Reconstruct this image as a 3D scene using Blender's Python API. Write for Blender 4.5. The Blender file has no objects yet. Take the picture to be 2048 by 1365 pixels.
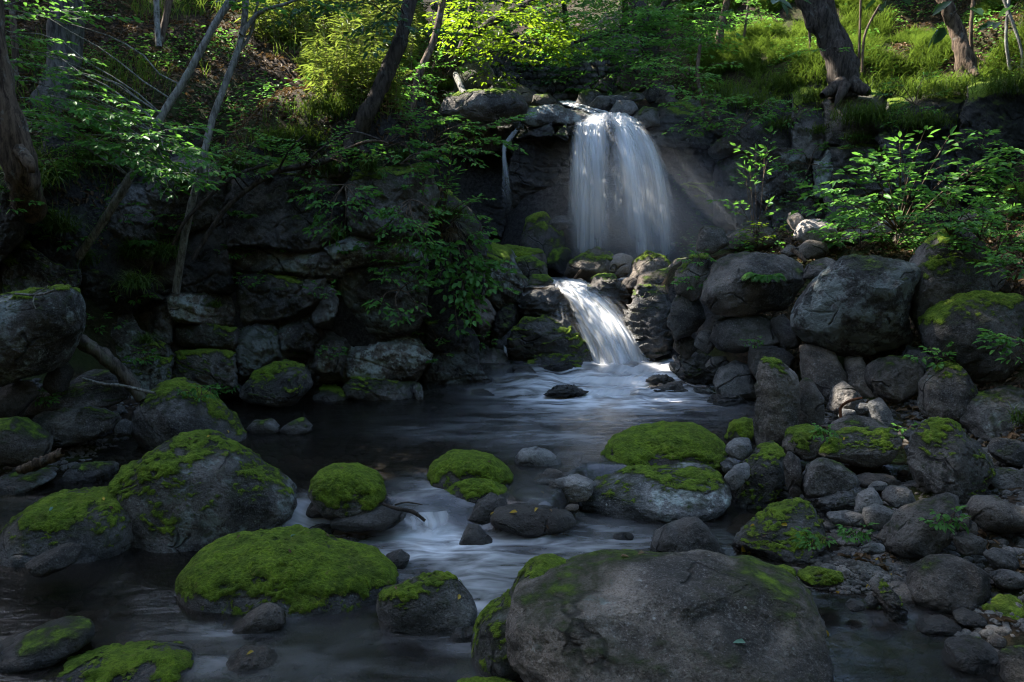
import bpy, math, random
import numpy as np
from mathutils import Vector

# ------------------------------------------------------------------ camera, world, sun, exposure
SC = bpy.context.scene
RES_F = 1707.0                       # focal length in pixels of a 2048 x 1365 frame
CAM_H = 2.0
PITCH = math.radians(9.38)
cam_d = bpy.data.cameras.new("camera"); cam_d.sensor_width = 36.0; cam_d.lens = 36.0 * RES_F / 2048.0
cam_d.clip_start = 0.05; cam_d.clip_end = 500.0
cam = bpy.data.objects.new("camera", cam_d); SC.collection.objects.link(cam)
cam.location = (0, 0, CAM_H); cam.rotation_euler = (math.pi / 2 - PITCH, 0, 0)
SC.camera = cam

TO_SUN = np.array([-0.58, 0.36, 0.73]); TO_SUN /= np.linalg.norm(TO_SUN)
SUN_EL = math.asin(TO_SUN[2]); SUN_AZ = math.atan2(TO_SUN[0], TO_SUN[1])
world = bpy.data.worlds.new("World"); SC.world = world; world.use_nodes = True
wn = world.node_tree.nodes; wl = world.node_tree.links
sky = wn.new("ShaderNodeTexSky"); sky.sky_type = 'NISHITA'; sky.sun_disc = False
sky.dust_density = 1.2; sky.ozone_density = 1.4; sky.air_density = 1.0; sky.sun_elevation = SUN_EL; sky.sun_rotation = SUN_AZ
bg = wn["Background"]; bg.inputs[1].default_value = 0.15
wl.new(sky.outputs[0], bg.inputs[0])
sun_d = bpy.data.lights.new("sun", 'SUN'); sun_d.energy = 4.0; sun_d.angle = math.radians(0.5); sun_d.color = (1.0, 0.93, 0.82)
sun = bpy.data.objects.new("sun", sun_d); SC.collection.objects.link(sun)
sun.rotation_euler = Vector(TO_SUN).to_track_quat('Z', 'Y').to_euler(); sun.location = (-8, 6, 20)
SC.view_settings.view_transform = 'Standard'; SC.view_settings.look = 'None'
SC.view_settings.gamma = 1.0; SC.view_settings.exposure = 2.75
SC.render.engine = 'CYCLES'
cy = SC.cycles
cy.use_denoising = True; cy.filter_width = 1.15
try: cy.denoiser = 'OPENIMAGEDENOISE'
except Exception: pass
cy.max_bounces = 7; cy.diffuse_bounces = 4; cy.glossy_bounces = 3; cy.transmission_bounces = 3
cy.transparent_max_bounces = 14; cy.volume_bounces = 0; cy.caustics_reflective = False; cy.caustics_refractive = False
cy.sample_clamp_indirect = 4.0

# ------------------------------------------------------------------ helpers
F_ = np.array([0, math.cos(PITCH), -math.sin(PITCH)]); U_ = np.array([0, math.sin(PITCH), math.cos(PITCH)])
def ray(px, py):
    return F_ + np.array([(px - 1024) / RES_F, 0, 0]) + U_ * ((682.5 - py) / RES_F)
def W(px, py, Y):                    # the point seen at a pixel of the photograph, Y metres ahead
    d = ray(px, py); return np.array([0, 0, CAM_H]) + d * (Y / d[1])
def G(px, py, z):                    # the point seen at a pixel on a level of height z
    d = ray(px, py); return np.array([0, 0, CAM_H]) + d * ((z - CAM_H) / d[2])
def pix(P):
    P = np.atleast_2d(P) - np.array([0, 0, CAM_H]); f = P @ F_
    f = np.where(np.abs(f) < 1e-4, 1e-4, f)
    return 1024 + RES_F * P[:, 0] / f, 682.5 - RES_F * (P @ U_) / f, f
_rs = np.random.RandomState(7)
_perm = _rs.permutation(512).astype(np.int64); _perm = np.concatenate([_perm, _perm])
_grad = _rs.normal(size=(512, 3)); _grad /= np.linalg.norm(_grad, axis=1)[:, None]
def perlin(p):
    p = np.asarray(p, float); i = np.floor(p).astype(np.int64); f = p - i; i &= 511
    u = f * f * f * (f * (f * 6 - 15) + 10); r = 0
    for a in (0, 1):
        ha = _perm[(i[:, 0] + a) & 511]; wa = u[:, 0] if a else 1 - u[:, 0]
        for b in (0, 1):
            hb = _perm[(ha + i[:, 1] + b) & 511]; wb = u[:, 1] if b else 1 - u[:, 1]
            for c in (0, 1):
                g = _grad[_perm[(hb + i[:, 2] + c) & 511]]; wc = u[:, 2] if c else 1 - u[:, 2]
                r = r + wa * wb * wc * ((f - np.array([a, b, c])) * g).sum(1)
    return r * 1.5
def fbm(p, o=4, g=0.5):
    r = 0; a = 1.0
    for k in range(o):
        r = r + a * perlin(np.asarray(p) * 2.03 ** k + 17.3 * k); a *= g
    return r
def sstep(a, b, x):
    t = np.clip((x - a) / (b - a), 0, 1); return t * t * (3 - 2 * t)
def unit(v):
    v = np.asarray(v, float); return v / np.maximum(np.linalg.norm(v, axis=-1, keepdims=True), 1e-9)

def make_mesh(name, V, F, attrs=None, uv=None, smooth=True):
    V = np.asarray(V, np.float32); F = np.asarray(F, np.int32); k = F.shape[1]
    me = bpy.data.meshes.new(name)
    me.vertices.add(len(V)); me.vertices.foreach_set("co", V.ravel())
    me.loops.add(F.size); me.loops.foreach_set("vertex_index", F.ravel())
    me.polygons.add(len(F)); me.polygons.foreach_set("loop_start", np.arange(0, F.size, k, dtype=np.int32))
    me.update(calc_edges=True)
    me.polygons.foreach_set("use_smooth", np.full(len(F), smooth, dtype=bool))
    for n, a in (attrs or {}).items():
        at = me.attributes.new(n, 'FLOAT', 'POINT'); at.data.foreach_set("value", np.asarray(a, np.float32))
    if uv is not None:
        l = me.uv_layers.new(name="UVMap"); l.data.foreach_set("uv", np.asarray(uv, np.float32)[F.ravel()].ravel())
    me.update(); return me
def tag(o, label=None, cat=None, group=None, kind=None):
    if label: o["label"] = label
    if cat: o["category"] = cat
    if group: o["group"] = group
    if kind: o["kind"] = kind
    return o
def link(name, me, mat, parent=None, loc=(0, 0, 0)):
    o = bpy.data.objects.new(name, me); SC.collection.objects.link(o)
    if mat and not me.materials: me.materials.append(mat)
    o.parent = parent; o.location = loc; return o
def empty(name, loc):
    o = bpy.data.objects.new(name, None); SC.collection.objects.link(o); o.location = loc; o.empty_display_size = 0.2; return o
class Bag:                           # collects quads into one mesh
    def __init__(s): s.V = []; s.F = []; s.T = []; s.n = 0
    def add(s, V, F, t=None):
        V = np.asarray(V, float).reshape(-1, 3); s.V.append(V); s.F.append(np.asarray(F).reshape(-1, 4) + s.n)
        s.T.append(np.full(len(V), 0.5) if t is None else np.asarray(t, float)); s.n += len(V)
    def build(s, name, mat, parent=None, loc=(0, 0, 0), smooth=True):
        me = make_mesh(name, np.concatenate(s.V) - np.asarray(loc, float), np.concatenate(s.F), {"tint": np.concatenate(s.T)}, smooth=smooth)
        return link(name, me, mat, parent, (0, 0, 0) if parent else loc)
def spline(pts, n):
    P = np.asarray(pts, float); m = len(P); t = np.linspace(0, m - 1, n); i = np.clip(t.astype(int), 0, m - 2); f = (t - i)[:, None]
    p0 = P[np.clip(i - 1, 0, m - 1)]; p1 = P[i]; p2 = P[i + 1]; p3 = P[np.clip(i + 2, 0, m - 1)]
    return 0.5 * (2 * p1 + (p2 - p0) * f + (2 * p0 - 5 * p1 + 4 * p2 - p3) * f ** 2 + (3 * p1 - p0 - 3 * p2 + p3) * f ** 3)
def tube(bag, P, R, sides=8, rough=0.0, seed=0, tint=0.5):
    P = np.asarray(P, float); n = len(P); R = np.broadcast_to(np.asarray(R, float), (n,))
    T = unit(np.gradient(P, axis=0)); ref = np.array([0.3, 1, 0.1]) if abs(T[0][1]) < 0.9 else np.array([1, 0, 0.2])
    A = unit(np.cross(T, ref)); B = np.cross(T, A)
    th = np.linspace(0, 2 * math.pi, sides, endpoint=False)
    rr = np.repeat(R[:, None], sides, 1)
    V = P[:, None] + rr[..., None] * (np.cos(th)[None, :, None] * A[:, None] + np.sin(th)[None, :, None] * B[:, None])
    if rough:
        q = V.reshape(-1, 3); N = unit(V - P[:, None]).reshape(-1, 3)
        sc = 1.0 / max(R.max(), 1e-3)
        d = fbm(q * np.array([1, 1, .13]) * sc * 1.6 + seed * 7.7, 3) * rough
        V = (q + N * (d * rr.ravel())[:, None]).reshape(V.shape)
    idx = np.arange(n * sides).reshape(n, sides); a = idx[:-1]; b = idx[1:]
    Fq = np.stack([a, np.roll(a, -1, 1), np.roll(b, -1, 1), b], -1).reshape(-1, 4)
    bag.add(V.reshape(-1, 3), Fq, np.full(n * sides, tint))
def leaves(bag, P, D, N, L, Wd, rng, fold=0.12, droop=0.12):
    P = np.asarray(P, float); n = len(P)
    if n == 0: return
    D = unit(D); N = np.asarray(N, float); S = unit(np.cross(D, N)); N = unit(np.cross(S, D))
    L = np.broadcast_to(np.asarray(L, float), (n,))[:, None]; w = np.broadcast_to(np.asarray(Wd, float), (n,))[:, None] * 0.5
    V = np.stack([P,
        P + D * L * .28 + S * w * .9 + N * w * fold * 3, P + D * L * .66 + S * w * .75 + N * (w * fold * 2 - L * droop * .4),
        P + D * L - N * L * droop,
        P + D * L * .66 - S * w * .75 + N * (w * fold * 2 - L * droop * .4), P + D * L * .28 - S * w * .9 + N * w * fold * 3], 1)
    b = (np.arange(n) * 6)[:, None]
    Fq = np.stack([b + np.array([0, 1, 2, 3]), b + np.array([0, 3, 4, 5])], 1).reshape(-1, 4)
    bag.add(V.reshape(-1, 3), Fq, np.repeat(rng.rand(n), 6))
def blades(bag, P, az, L, w, lean, droop, rng, seg=4, down=None):
    # grass blades: start at P, lean outwards along azimuth az and bend over
    P = np.asarray(P, float); n = len(P)
    if n == 0: return
    h = np.stack([np.cos(az), np.sin(az), np.zeros(n)], 1); s = np.stack([-np.sin(az), np.cos(az), np.zeros(n)], 1)
    up = np.array([0, 0, 1.0]); pts = []; cur = P.copy(); a = np.asarray(lean, float).copy() * np.ones(n)
    st = (np.asarray(L) * np.ones(n)) / seg
    for k in range(seg + 1):
        ww = (w * np.ones(n)) * 0.5 * (1 - (k / seg) ** 1.6 * 0.93)
        pts += [cur + s * ww[:, None], cur - s * ww[:, None]]
        cur = cur + st[:, None] * (h * np.sin(a)[:, None] + up * np.cos(a)[:, None]); a = a + droop / seg
    V = np.stack(pts, 1); m = 2 * (seg + 1); b = (np.arange(n) * m)[:, None]
    Fq = np.stack([b + np.array([2 * k, 2 * k + 1, 2 * k + 3, 2 * k + 2]) for k in range(seg)], 1).reshape(-1, 4)
    bag.add(V.reshape(-1, 3), Fq, np.repeat(rng.rand(n), m))

# ------------------------------------------------------------------ materials
class NT:
    def __init__(s, name):
        s.m = bpy.data.materials.new(name); s.m.use_nodes = True; s.t = s.m.node_tree; s.t.nodes.clear()
        s.out = s.n("ShaderNodeOutputMaterial")
    def n(s, typ, **kw):
        x = s.t.nodes.new(typ)
        for k, v in kw.items():
            if k[0] == 'i' and k[1:].isdigit(): k = int(k[1:])
            if isinstance(k, int) or k in x.inputs.keys():
                if hasattr(v, "is_output") and v.is_output: s.t.links.new(v, x.inputs[k])
                else: x.inputs[k].default_value = v
            else: setattr(x, k, v)
        return x
    def math(s, op, a, b=0.0, clamp=False):
        x = s.n("ShaderNodeMath", operation=op, use_clamp=clamp)
        for i, v in enumerate((a, b)):
            if hasattr(v, "is_output"): s.t.links.new(v, x.inputs[i])
            else: x.inputs[i].default_value = v
        return x.outputs[0]
    def mix(s, f, a, b):
        x = s.n("ShaderNodeMix", data_type='RGBA')
        for i, v in ((0, f), (6, a), (7, b)):
            if hasattr(v, "is_output"): s.t.links.new(v, x.inputs[i])
            else: x.inputs[i].default_value = v if i == 0 else (*v, 1)
        return x.outputs[2]
    def noise(s, vec, scale, detail=6, rough=.6, dist=0.0):
        return s.n("ShaderNodeTexNoise", Vector=vec, Scale=scale, Detail=detail, Roughness=rough, Distortion=dist).outputs[0]
    def step(s, a, b, x):
        r = s.n("ShaderNodeMapRange", interpolation_type='SMOOTHSTEP', Value=x); r.inputs[1].default_value = a; r.inputs[2].default_value = b
        return r.outputs[0]
    def attr(s, name, typ='GEOMETRY'):
        return s.n("ShaderNodeAttribute", attribute_name=name, attribute_type=typ).outputs['Fac']
    def done(s, shader, vol=None):
        s.t.links.new(shader, s.out.inputs[0]); return s.m
def scatter_vec(t, off=60.0):
    co = t.n("ShaderNodeTexCoord").outputs['Object']; rnd = t.n("ShaderNodeObjectInfo").outputs['Random']
    o = t.math('MULTIPLY', rnd, off); c = t.n("ShaderNodeCombineXYZ", X=o, Y=o, Z=o).outputs[0]
    return t.n("ShaderNodeVectorMath", operation='ADD', i0=co, i1=c).outputs[0]
MOSS_D = (0.030, 0.060, 0.008); MOSS_L = (0.165, 0.26, 0.018)
def rock_material():
    t = NT("rock"); v = scatter_vec(t)
    tone = t.math('ADD', t.attr("tone", 'OBJECT'), t.attr("tonev"), True); lich = t.math('ADD', t.attr("lichen", 'OBJECT'), t.attr("lich")); wl_ = t.attr("wetl"); wet = t.math('MAXIMUM', t.attr("wet", 'OBJECT'), wl_)
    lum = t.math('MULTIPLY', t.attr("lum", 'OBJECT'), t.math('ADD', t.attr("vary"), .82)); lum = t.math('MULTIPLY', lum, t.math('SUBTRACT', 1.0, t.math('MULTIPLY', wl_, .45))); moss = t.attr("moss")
    n1 = t.noise(v, 2.2, 8, .62, .3); n2 = t.noise(v, 38, 6, .7); n3 = t.noise(v, 9, 7, .65)
    grey = t.mix(t.step(.34, .66, n1), (.036, .037, .038), (.225, .222, .215))
    brown = t.mix(t.step(.34, .66, n1), (.036, .029, .024), (.235, .188, .150))
    c = t.mix(tone, grey, brown)
    c = t.mix(t.math('MULTIPLY', t.step(.52, .72, n2), .6), c, (.30, .295, .28))
    c = t.mix(t.math('MULTIPLY', t.step(.50, .30, n2), .6), c, (.025, .024, .024))
    n4 = t.noise(v, 105, 4, .75)
    c = t.mix(t.math('MULTIPLY', t.step(.54, .68, n4), .55), c, (.33, .32, .30)); c = t.mix(t.math('MULTIPLY', t.step(.47, .34, n4), .75), c, (.018, .018, .017))
    thr = t.math('SUBTRACT', .765, t.math('MULTIPLY', lich, .37))
    lm = t.math('ADD', t.math('MULTIPLY', n1, .55), t.math('MULTIPLY', n3, .45))
    lm = t.math('ADD', lm, t.math('MULTIPLY', t.math('SUBTRACT', n2, .5), .25))
    lmask = t.math('MULTIPLY', t.math('SUBTRACT', lm, thr), 16.0, True)
    lmask = t.math('MULTIPLY', lmask, t.step(0.0, .05, lich))
    c = t.mix(t.math('MULTIPLY', lmask, .85), c, (.36, .41, .39))
    sp = t.n("ShaderNodeTexVoronoi", Vector=v, Scale=21.0).outputs['Distance']
    spm = t.math('MULTIPLY', t.step(.20, .10, sp), t.math('MULTIPLY', t.step(.5, .62, n3), t.math('MULTIPLY', lich, 1.2, True)))
    c = t.mix(spm, c, (.42, .45, .42))
    nL = t.noise(v, .9, 4, .6, .6); c = t.mix(t.math('MULTIPLY', t.step(.5, .68, nL), .45), c, (.125, .092, .066)); c = t.mix(t.math('MULTIPLY', t.step(.46, .30, nL), .5), c, (.030, .031, .030))
    ck = t.n('ShaderNodeTexVoronoi', Vector=t.n('ShaderNodeVectorMath', operation='ADD', i0=v, i1=t.n('ShaderNodeVectorMath', operation='SCALE', i0=t.n('ShaderNodeTexNoise', Vector=v, Scale=3.0, Detail=4.0).outputs['Color'], Scale=.22).outputs[0]).outputs[0], Scale=1.6, feature='DISTANCE_TO_EDGE').outputs['Distance']
    ckm = t.math('MULTIPLY', t.step(.022, .004, ck), t.step(.48, .60, t.noise(v, 2.7, 3)))
    c = t.mix(t.math('MULTIPLY', ckm, .8), c, (.015, .014, .013))
    sc = t.n("ShaderNodeMix", data_type='RGBA', blend_type='MULTIPLY'); sc.inputs[0].default_value = 1
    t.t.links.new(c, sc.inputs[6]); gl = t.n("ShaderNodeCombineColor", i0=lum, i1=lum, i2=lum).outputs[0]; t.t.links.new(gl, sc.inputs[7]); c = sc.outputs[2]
    mm = t.math('ADD', moss, t.math('MULTIPLY', t.math('SUBTRACT', n2, .5), .5))
    mm = t.math('ADD', mm, t.math('MULTIPLY', t.math('SUBTRACT', n3, .5), .6))
    mm = t.step(-.20, .26, mm)
    mc = t.mix(t.step(.35, .65, t.noise(v, 14, 6, .75)), MOSS_D, MOSS_L); mc = t.mix(t.step(.40, .05, moss), mc, (.034, .042, .013))
    c = t.mix(mm, c, mc)
    ro = t.math('SUBTRACT', .85, t.math('MULTIPLY', wet, .62))
    ro = t.math('MAXIMUM', ro, t.math('MULTIPLY', mm, .95))
    h = t.math('ADD', t.math('MULTIPLY', n3, .9), t.math('MULTIPLY', n2, .45))
    pit = t.n("ShaderNodeTexVoronoi", Vector=v, Scale=34.0).outputs['Distance']
    h = t.math('ADD', h, t.math('MULTIPLY', t.step(.0, .35, pit), .18))
    h = t.math('SUBTRACT', h, t.math('MULTIPLY', ckm, .7))
    h = t.math('ADD', h, t.math('MULTIPLY', mm, t.math('MULTIPLY', t.noise(v, 70, 3, .7), 1.1)))
    h = t.math('ADD', h, t.math('MULTIPLY', n4, .22))
    bp = t.n("ShaderNodeBump", Strength=1.0, Distance=.035, Height=h)
    b = t.n("ShaderNodeBsdfPrincipled", **{"Base Color": c, "Roughness": ro, "Normal": bp.outputs[0]})
    b.inputs["Specular IOR Level"].default_value = .35
    return t.done(b.outputs[0])
def moss_material():
    t = NT("moss"); v = scatter_vec(t)
    n1 = t.noise(v, 3, 6, .6); n2 = t.noise(v, 55, 4, .75); n3 = t.noise(v, 13, 5, .7)
    c = t.mix(t.step(.32, .68, n3), MOSS_D, MOSS_L)
    c = t.mix(t.math('MULTIPLY', t.step(.5, .75, n1), .6), c, (.19, .23, .018))
    c = t.mix(t.math('MULTIPLY', t.step(.5, .28, n1), .75), c, (.045, .052, .014))
    c = t.mix(t.math('MULTIPLY', t.step(.30, .02, t.attr('cover')), .6), c, (.036, .046, .013))
    c = t.mix(t.math('MULTIPLY', t.step(.56, .38, n2), .6), c, (.014, .030, .004)); c = t.mix(t.math('MULTIPLY', t.step(.56, .70, t.noise(v, 30, 4, .7)), .6), c, (.24, .31, .025))
    c = t.mix(t.math('MULTIPLY', t.step(.60, .70, t.noise(v, 26, 4, .6)), .6), c, (.13, .085, .04))
    bp = t.n("ShaderNodeBump", Strength=1.0, Distance=.035, Height=t.math('ADD', n2, t.math('MULTIPLY', n3, .7)))
    b = t.n("ShaderNodeBsdfPrincipled", **{"Base Color": c, "Roughness": .95, "Normal": bp.outputs[0]})
    b.inputs["Specular IOR Level"].default_value = .1
    b.inputs["Sheen Weight"].default_value = .25; b.inputs["Sheen Tint"].default_value = (.7, .9, .2, 1)
    e = t.math('ADD', t.attr('cover'), t.math('MULTIPLY', t.math('SUBTRACT', t.math('ADD', t.math('MULTIPLY', t.noise(v, 45, 4, .7), .5), t.math('MULTIPLY', n3, .5)), .5), 1.3))
    fl = t.math('GREATER_THAN', e, .12)
    mx = t.n('ShaderNodeMixShader', i0=fl, i1=t.n('ShaderNodeBsdfTransparent').outputs[0], i2=b.outputs[0])
    return t.done(mx.outputs[0])
def leaf_material(name, c0, c1, trans=.45, gloss=.35, rough=.45):
    t = NT(name); ti = t.attr("tint"); c = t.mix(ti, c0, c1)
    v = t.n("ShaderNodeTexCoord").outputs['Object']
    c = t.mix(t.math('MULTIPLY', t.step(.4, .7, t.noise(v, 3.0, 3)), .4), c, tuple(x * .55 for x in c0))
    d = t.n("ShaderNodeBsdfPrincipled", **{"Base Color": c, "Roughness": rough}); d.inputs["Specular IOR Level"].default_value = gloss
    tr = t.n("ShaderNodeBsdfTranslucent", Color=t.mix(.45, c, (c1[0] * 1.5, c1[1] * 1.4, c1[2] * .6)))
    mx = t.n("ShaderNodeMixShader", i0=trans, i1=d.outputs[0], i2=tr.outputs[0])
    return t.done(mx.outputs[0])
def bark_material(name, c0, c1, lich=0.0, scale=1.0, moss=0.0):
    t = NT(name); co = scatter_vec(t); st = t.n("ShaderNodeMapping", Vector=co); st.inputs['Scale'].default_value = (1, 1, .22); sv = st.outputs[0]
    n1 = t.noise(sv, 26 * scale, 7, .7, .5); n2 = t.noise(co, 7 * scale, 5, .6); n3 = t.noise(co, 40 * scale, 4)
    c = t.mix(t.step(.35, .65, n1), c0, c1)
    if lich: c = t.mix(t.math('MULTIPLY', t.step(.56, .66, t.math('ADD', t.math('MULTIPLY', n2, .7), t.math('MULTIPLY', n3, .3))), lich), c, (.34, .37, .35))
    if moss: c = t.mix(t.math('MULTIPLY', t.step(.46, .60, n2), moss), c, (.05, .075, .015))
    bp = t.n("ShaderNodeBump", Strength=1.0, Distance=.015, Height=n1)
    b = t.n("ShaderNodeBsdfPrincipled", **{"Base Color": c, "Roughness": .9, "Normal": bp.outputs[0]}); b.inputs["Specular IOR Level"].default_value = .2
    return t.done(b.outputs[0])
def ground_material():
    t = NT("forest_floor"); v = t.n("ShaderNodeTexCoord").outputs['Object']
    n1 = t.noise(v, 1.3, 6, .6); n2 = t.noise(v, 22, 7, .7); n3 = t.noise(v, 60, 5, .7)
    soil = t.mix(t.step(.35, .65, n2), (.016, .012, .009), (.070, .047, .030))
    soil = t.mix(t.math('MULTIPLY', t.step(.42, .62, n1), .75), soil, (.035, .050, .012))
    nz = t.n("ShaderNodeSeparateXYZ", Vector=t.n("ShaderNodeNewGeometry").outputs['Normal']).outputs[2]
    rockc = t.mix(t.step(.3, .7, n2), (.018, .017, .017), (.075, .070, .066))
    c = t.mix(t.step(.62, .45, nz), soil, rockc)
    h = t.math('ADD', n2, t.math('MULTIPLY', n3, .5))
    bp = t.n("ShaderNodeBump", Strength=.9, Distance=.06, Height=h)
    b = t.n("ShaderNodeBsdfPrincipled", **{"Base Color": c, "Roughness": .95, "Normal": bp.outputs[0]}); b.inputs["Specular IOR Level"].default_value = .15
    return t.done(b.outputs[0])
def water_material():
    t = NT("stream_water"); uv = t.n("ShaderNodeUVMap").outputs[0]; foam = t.attr("foam")
    mp = t.n("ShaderNodeMapping", Vector=uv); mp.inputs['Scale'].default_value = (2.6, 8.0, 1)
    s1 = t.noise(mp.outputs[0], 1.0, 5, .55, .8)
    mp2 = t.n("ShaderNodeMapping", Vector=uv); mp2.inputs['Scale'].default_value = (.9, 2.6, 1)
    s2 = t.noise(mp2.outputs[0], 1.0, 4, .55, 1.2)
    st = t.math('ADD', t.math('MULTIPLY', s1, .55), t.math('MULTIPLY', s2, .45))
    a = t.math('MULTIPLY', foam, t.math('ADD', .14, t.math('MULTIPLY', t.step(.38, .68, st), 1.15)), True)
    bp = t.n("ShaderNodeBump", Strength=.30, Distance=.05, Height=st)
    gl = t.n("ShaderNodeBsdfGlossy", Color=(1, 1, 1, 1), Roughness=.19, Normal=bp.outputs[0])
    tr = t.n("ShaderNodeBsdfTransparent", Color=(.46, .37, .27, 1))
    dk = t.n("ShaderNodeBsdfDiffuse", Color=(.020, .017, .014, 1))
    body = t.n("ShaderNodeMixShader", i0=.35, i1=tr.outputs[0], i2=dk.outputs[0])
    fr = t.n("ShaderNodeFresnel", IOR=1.36, Normal=bp.outputs[0])
    wt = t.n("ShaderNodeMixShader", i0=fr.outputs[0], i1=body.outputs[0], i2=gl.outputs[0])
    fo = t.n("ShaderNodeBsdfPrincipled", **{"Base Color": (.66, .67, .70, 1), "Roughness": .45})
    mx = t.n("ShaderNodeMixShader", i0=a, i1=wt.outputs[0], i2=fo.outputs[0])
    return t.done(mx.outputs[0])
def fall_material():
    t = NT("falling_water"); uv = t.n("ShaderNodeUVMap").outputs[0]; fade = t.attr("fade")
    rnd = t.n("ShaderNodeObjectInfo").outputs['Random']; o = t.math('MULTIPLY', rnd, 30.0)
    uv = t.n("ShaderNodeVectorMath", operation='ADD', i0=uv, i1=t.n("ShaderNodeCombineXYZ", X=o, Y=o, Z=o).outputs[0]).outputs[0]
    def str_(sx, sy, d=4, dist=.15):
        m = t.n("ShaderNodeMapping", Vector=uv); m.inputs['Scale'].default_value = (sx, sy, 1); return t.noise(m.outputs[0], 1.0, d, .6, dist)
    a = str_(5, .16, 2, .1); b = str_(17, .3, 2, .1); c = str_(1.9, .22, 2, .25)
    s = t.math('ADD', t.math('MULTIPLY', a, .38), t.math('ADD', t.math('MULTIPLY', b, .12), t.math('MULTIPLY', c, .50)))
    k = t.math('MULTIPLY', t.step(.34, .66, s), t.math('MULTIPLY', fade, 1.05), True)
    d = t.n("ShaderNodeBsdfDiffuse", Color=(.86, .87, .88, 1)); l = t.n("ShaderNodeBsdfTranslucent", Color=(.86, .87, .88, 1))
    g = t.n("ShaderNodeBsdfGlossy", Color=(1, 1, 1, 1), Roughness=.35)
    w = t.n("ShaderNodeMixShader", i0=.45, i1=d.outputs[0], i2=l.outputs[0]); w = t.n("ShaderNodeMixShader", i0=.06, i1=w.outputs[0], i2=g.outputs[0])
    mx = t.n("ShaderNodeMixShader", i0=k, i1=t.n("ShaderNodeBsdfTransparent").outputs[0], i2=w.outputs[0])
    return t.done(mx.outputs[0])
def mist_material():
    t = NT("mist"); v = t.n("ShaderNodeTexCoord").outputs['Object']; r = t.n("ShaderNodeVectorMath", operation='LENGTH', i0=v).outputs['Value']
    k = t.math('POWER', t.step(1.0, 0.0, r), 1.6); d = t.math('MULTIPLY', k, .42)
    p = t.n("ShaderNodeVolumePrincipled", **{"Color": (.84, .91, .97, 1), "Density": d, "Anisotropy": .2}); t.t.links.new(p.outputs[0], t.out.inputs[1]); return t.m
M_MIST = mist_material()
M_ROCK = rock_material(); M_MOSS = moss_material(); M_GROUND = ground_material(); M_WATER = water_material(); M_FALL = fall_material()
M_LEAF = leaf_material("green_leaf", (.050, .150, .036), (.115, .280, .055), .5, .2)
M_LEAFY = leaf_material("yellow_green_leaf", (.095, .190, .012), (.20, .31, .02), .6)
M_LEAFD = leaf_material("dark_leaf", (.022, .075, .030), (.050, .125, .040), .4)
M_GRASS = leaf_material("grass_blade", (.032, .078, .014), (.105, .165, .030), .5, .2, .6)
M_GRASSD = leaf_material("dark_grass_blade", (.050, .130, .030), (.160, .235, .045), .35, .3, .5)
M_SASA = leaf_material("bamboo_leaf", (.060, .125, .025), (.17, .225, .045), .5, .25, .5)
M_LITTER = leaf_material("dead_leaf", (.060, .034, .018), (.19, .125, .075), .15, .2, .7)
M_YELLOW = leaf_material("yellow_dead_leaf", (.36, .24, .02), (.55, .37, .03), .3)
M_BARK = bark_material("dark_bark", (.016, .013, .011), (.075, .060, .048), .15)
M_BARKP = bark_material("pale_bark", (.080, .074, .066), (.30, .285, .26), .75, 1.4, .25)
M_BARKG = bark_material("grey_bark", (.030, .027, .024), (.135, .125, .112), .45, .8, .2)
M_BARKB = bark_material("brown_bark", (.030, .020, .014), (.15, .105, .072), .25)
M_STRAW = leaf_material("dry_straw", (.10, .075, .04), (.22, .17, .10), .2)
# ------------------------------------------------------------------ terrain
CP = [W(*a) for a in [
 (200,520,8.75),(60,520,8.2),(350,570,9.3),(300,350,9.7),(100,300,9.0),(450,300,9.7),(620,300,9.5),(700,310,9.4),(820,265,10.5),(600,200,10.9),
 (300,200,10.5),(100,120,11.0),(400,100,12.0),(700,120,12.5),(200,-60,14.0),(600,-60,15.5),(850,215,12.8),(880,100,15.5),(480,820,8.8),(700,820,9.0),
 (850,800,9.2),(950,750,9.9),(1000,620,10.9),(950,570,11.3),(900,470,12.7),(1000,480,12.9),(870,330,9.6),(760,320,9.5),(480,340,9.4),(400,480,9.8),
 (1400,815,8.9),(1350,720,9.9),(1350,580,10.2),(1420,520,10.2),(1600,510,10.2),(1750,500,9.8),(1950,470,9.4),(1550,470,11.2),(1750,450,11.3),
 (1950,440,10.6),(1450,480,12.8),(1900,450,11.7),(1400,235,13.8),(1500,205,13.5),(1620,190,13.0),(1750,200,12.8),(1900,170,12.6),(2040,160,12.2),
 (1450,80,15.5),(1700,100,14.6),(1900,60,14.5),(1500,-60,18.0),(1800,-80,17.0),(2040,800,6.9),(1250,560,12.0),(1350,545,12.0),(1560,480,12.7),(1750,470,12.5)]]
CP += [G(*a) for a in [(1700,1140,-.13),(1620,1090,-.19),(2000,1190,-.16),(1900,1030,-.14),(1650,1010,-.20),(1750,880,.02),(1600,900,-.1),(2000,890,.08),(1800,960,-.12),(1480,960,-.2),(1900,1130,-.1),(1900,1300,-.16),(2000,1340,-.26),(2060,1250,-.12)]]
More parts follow.
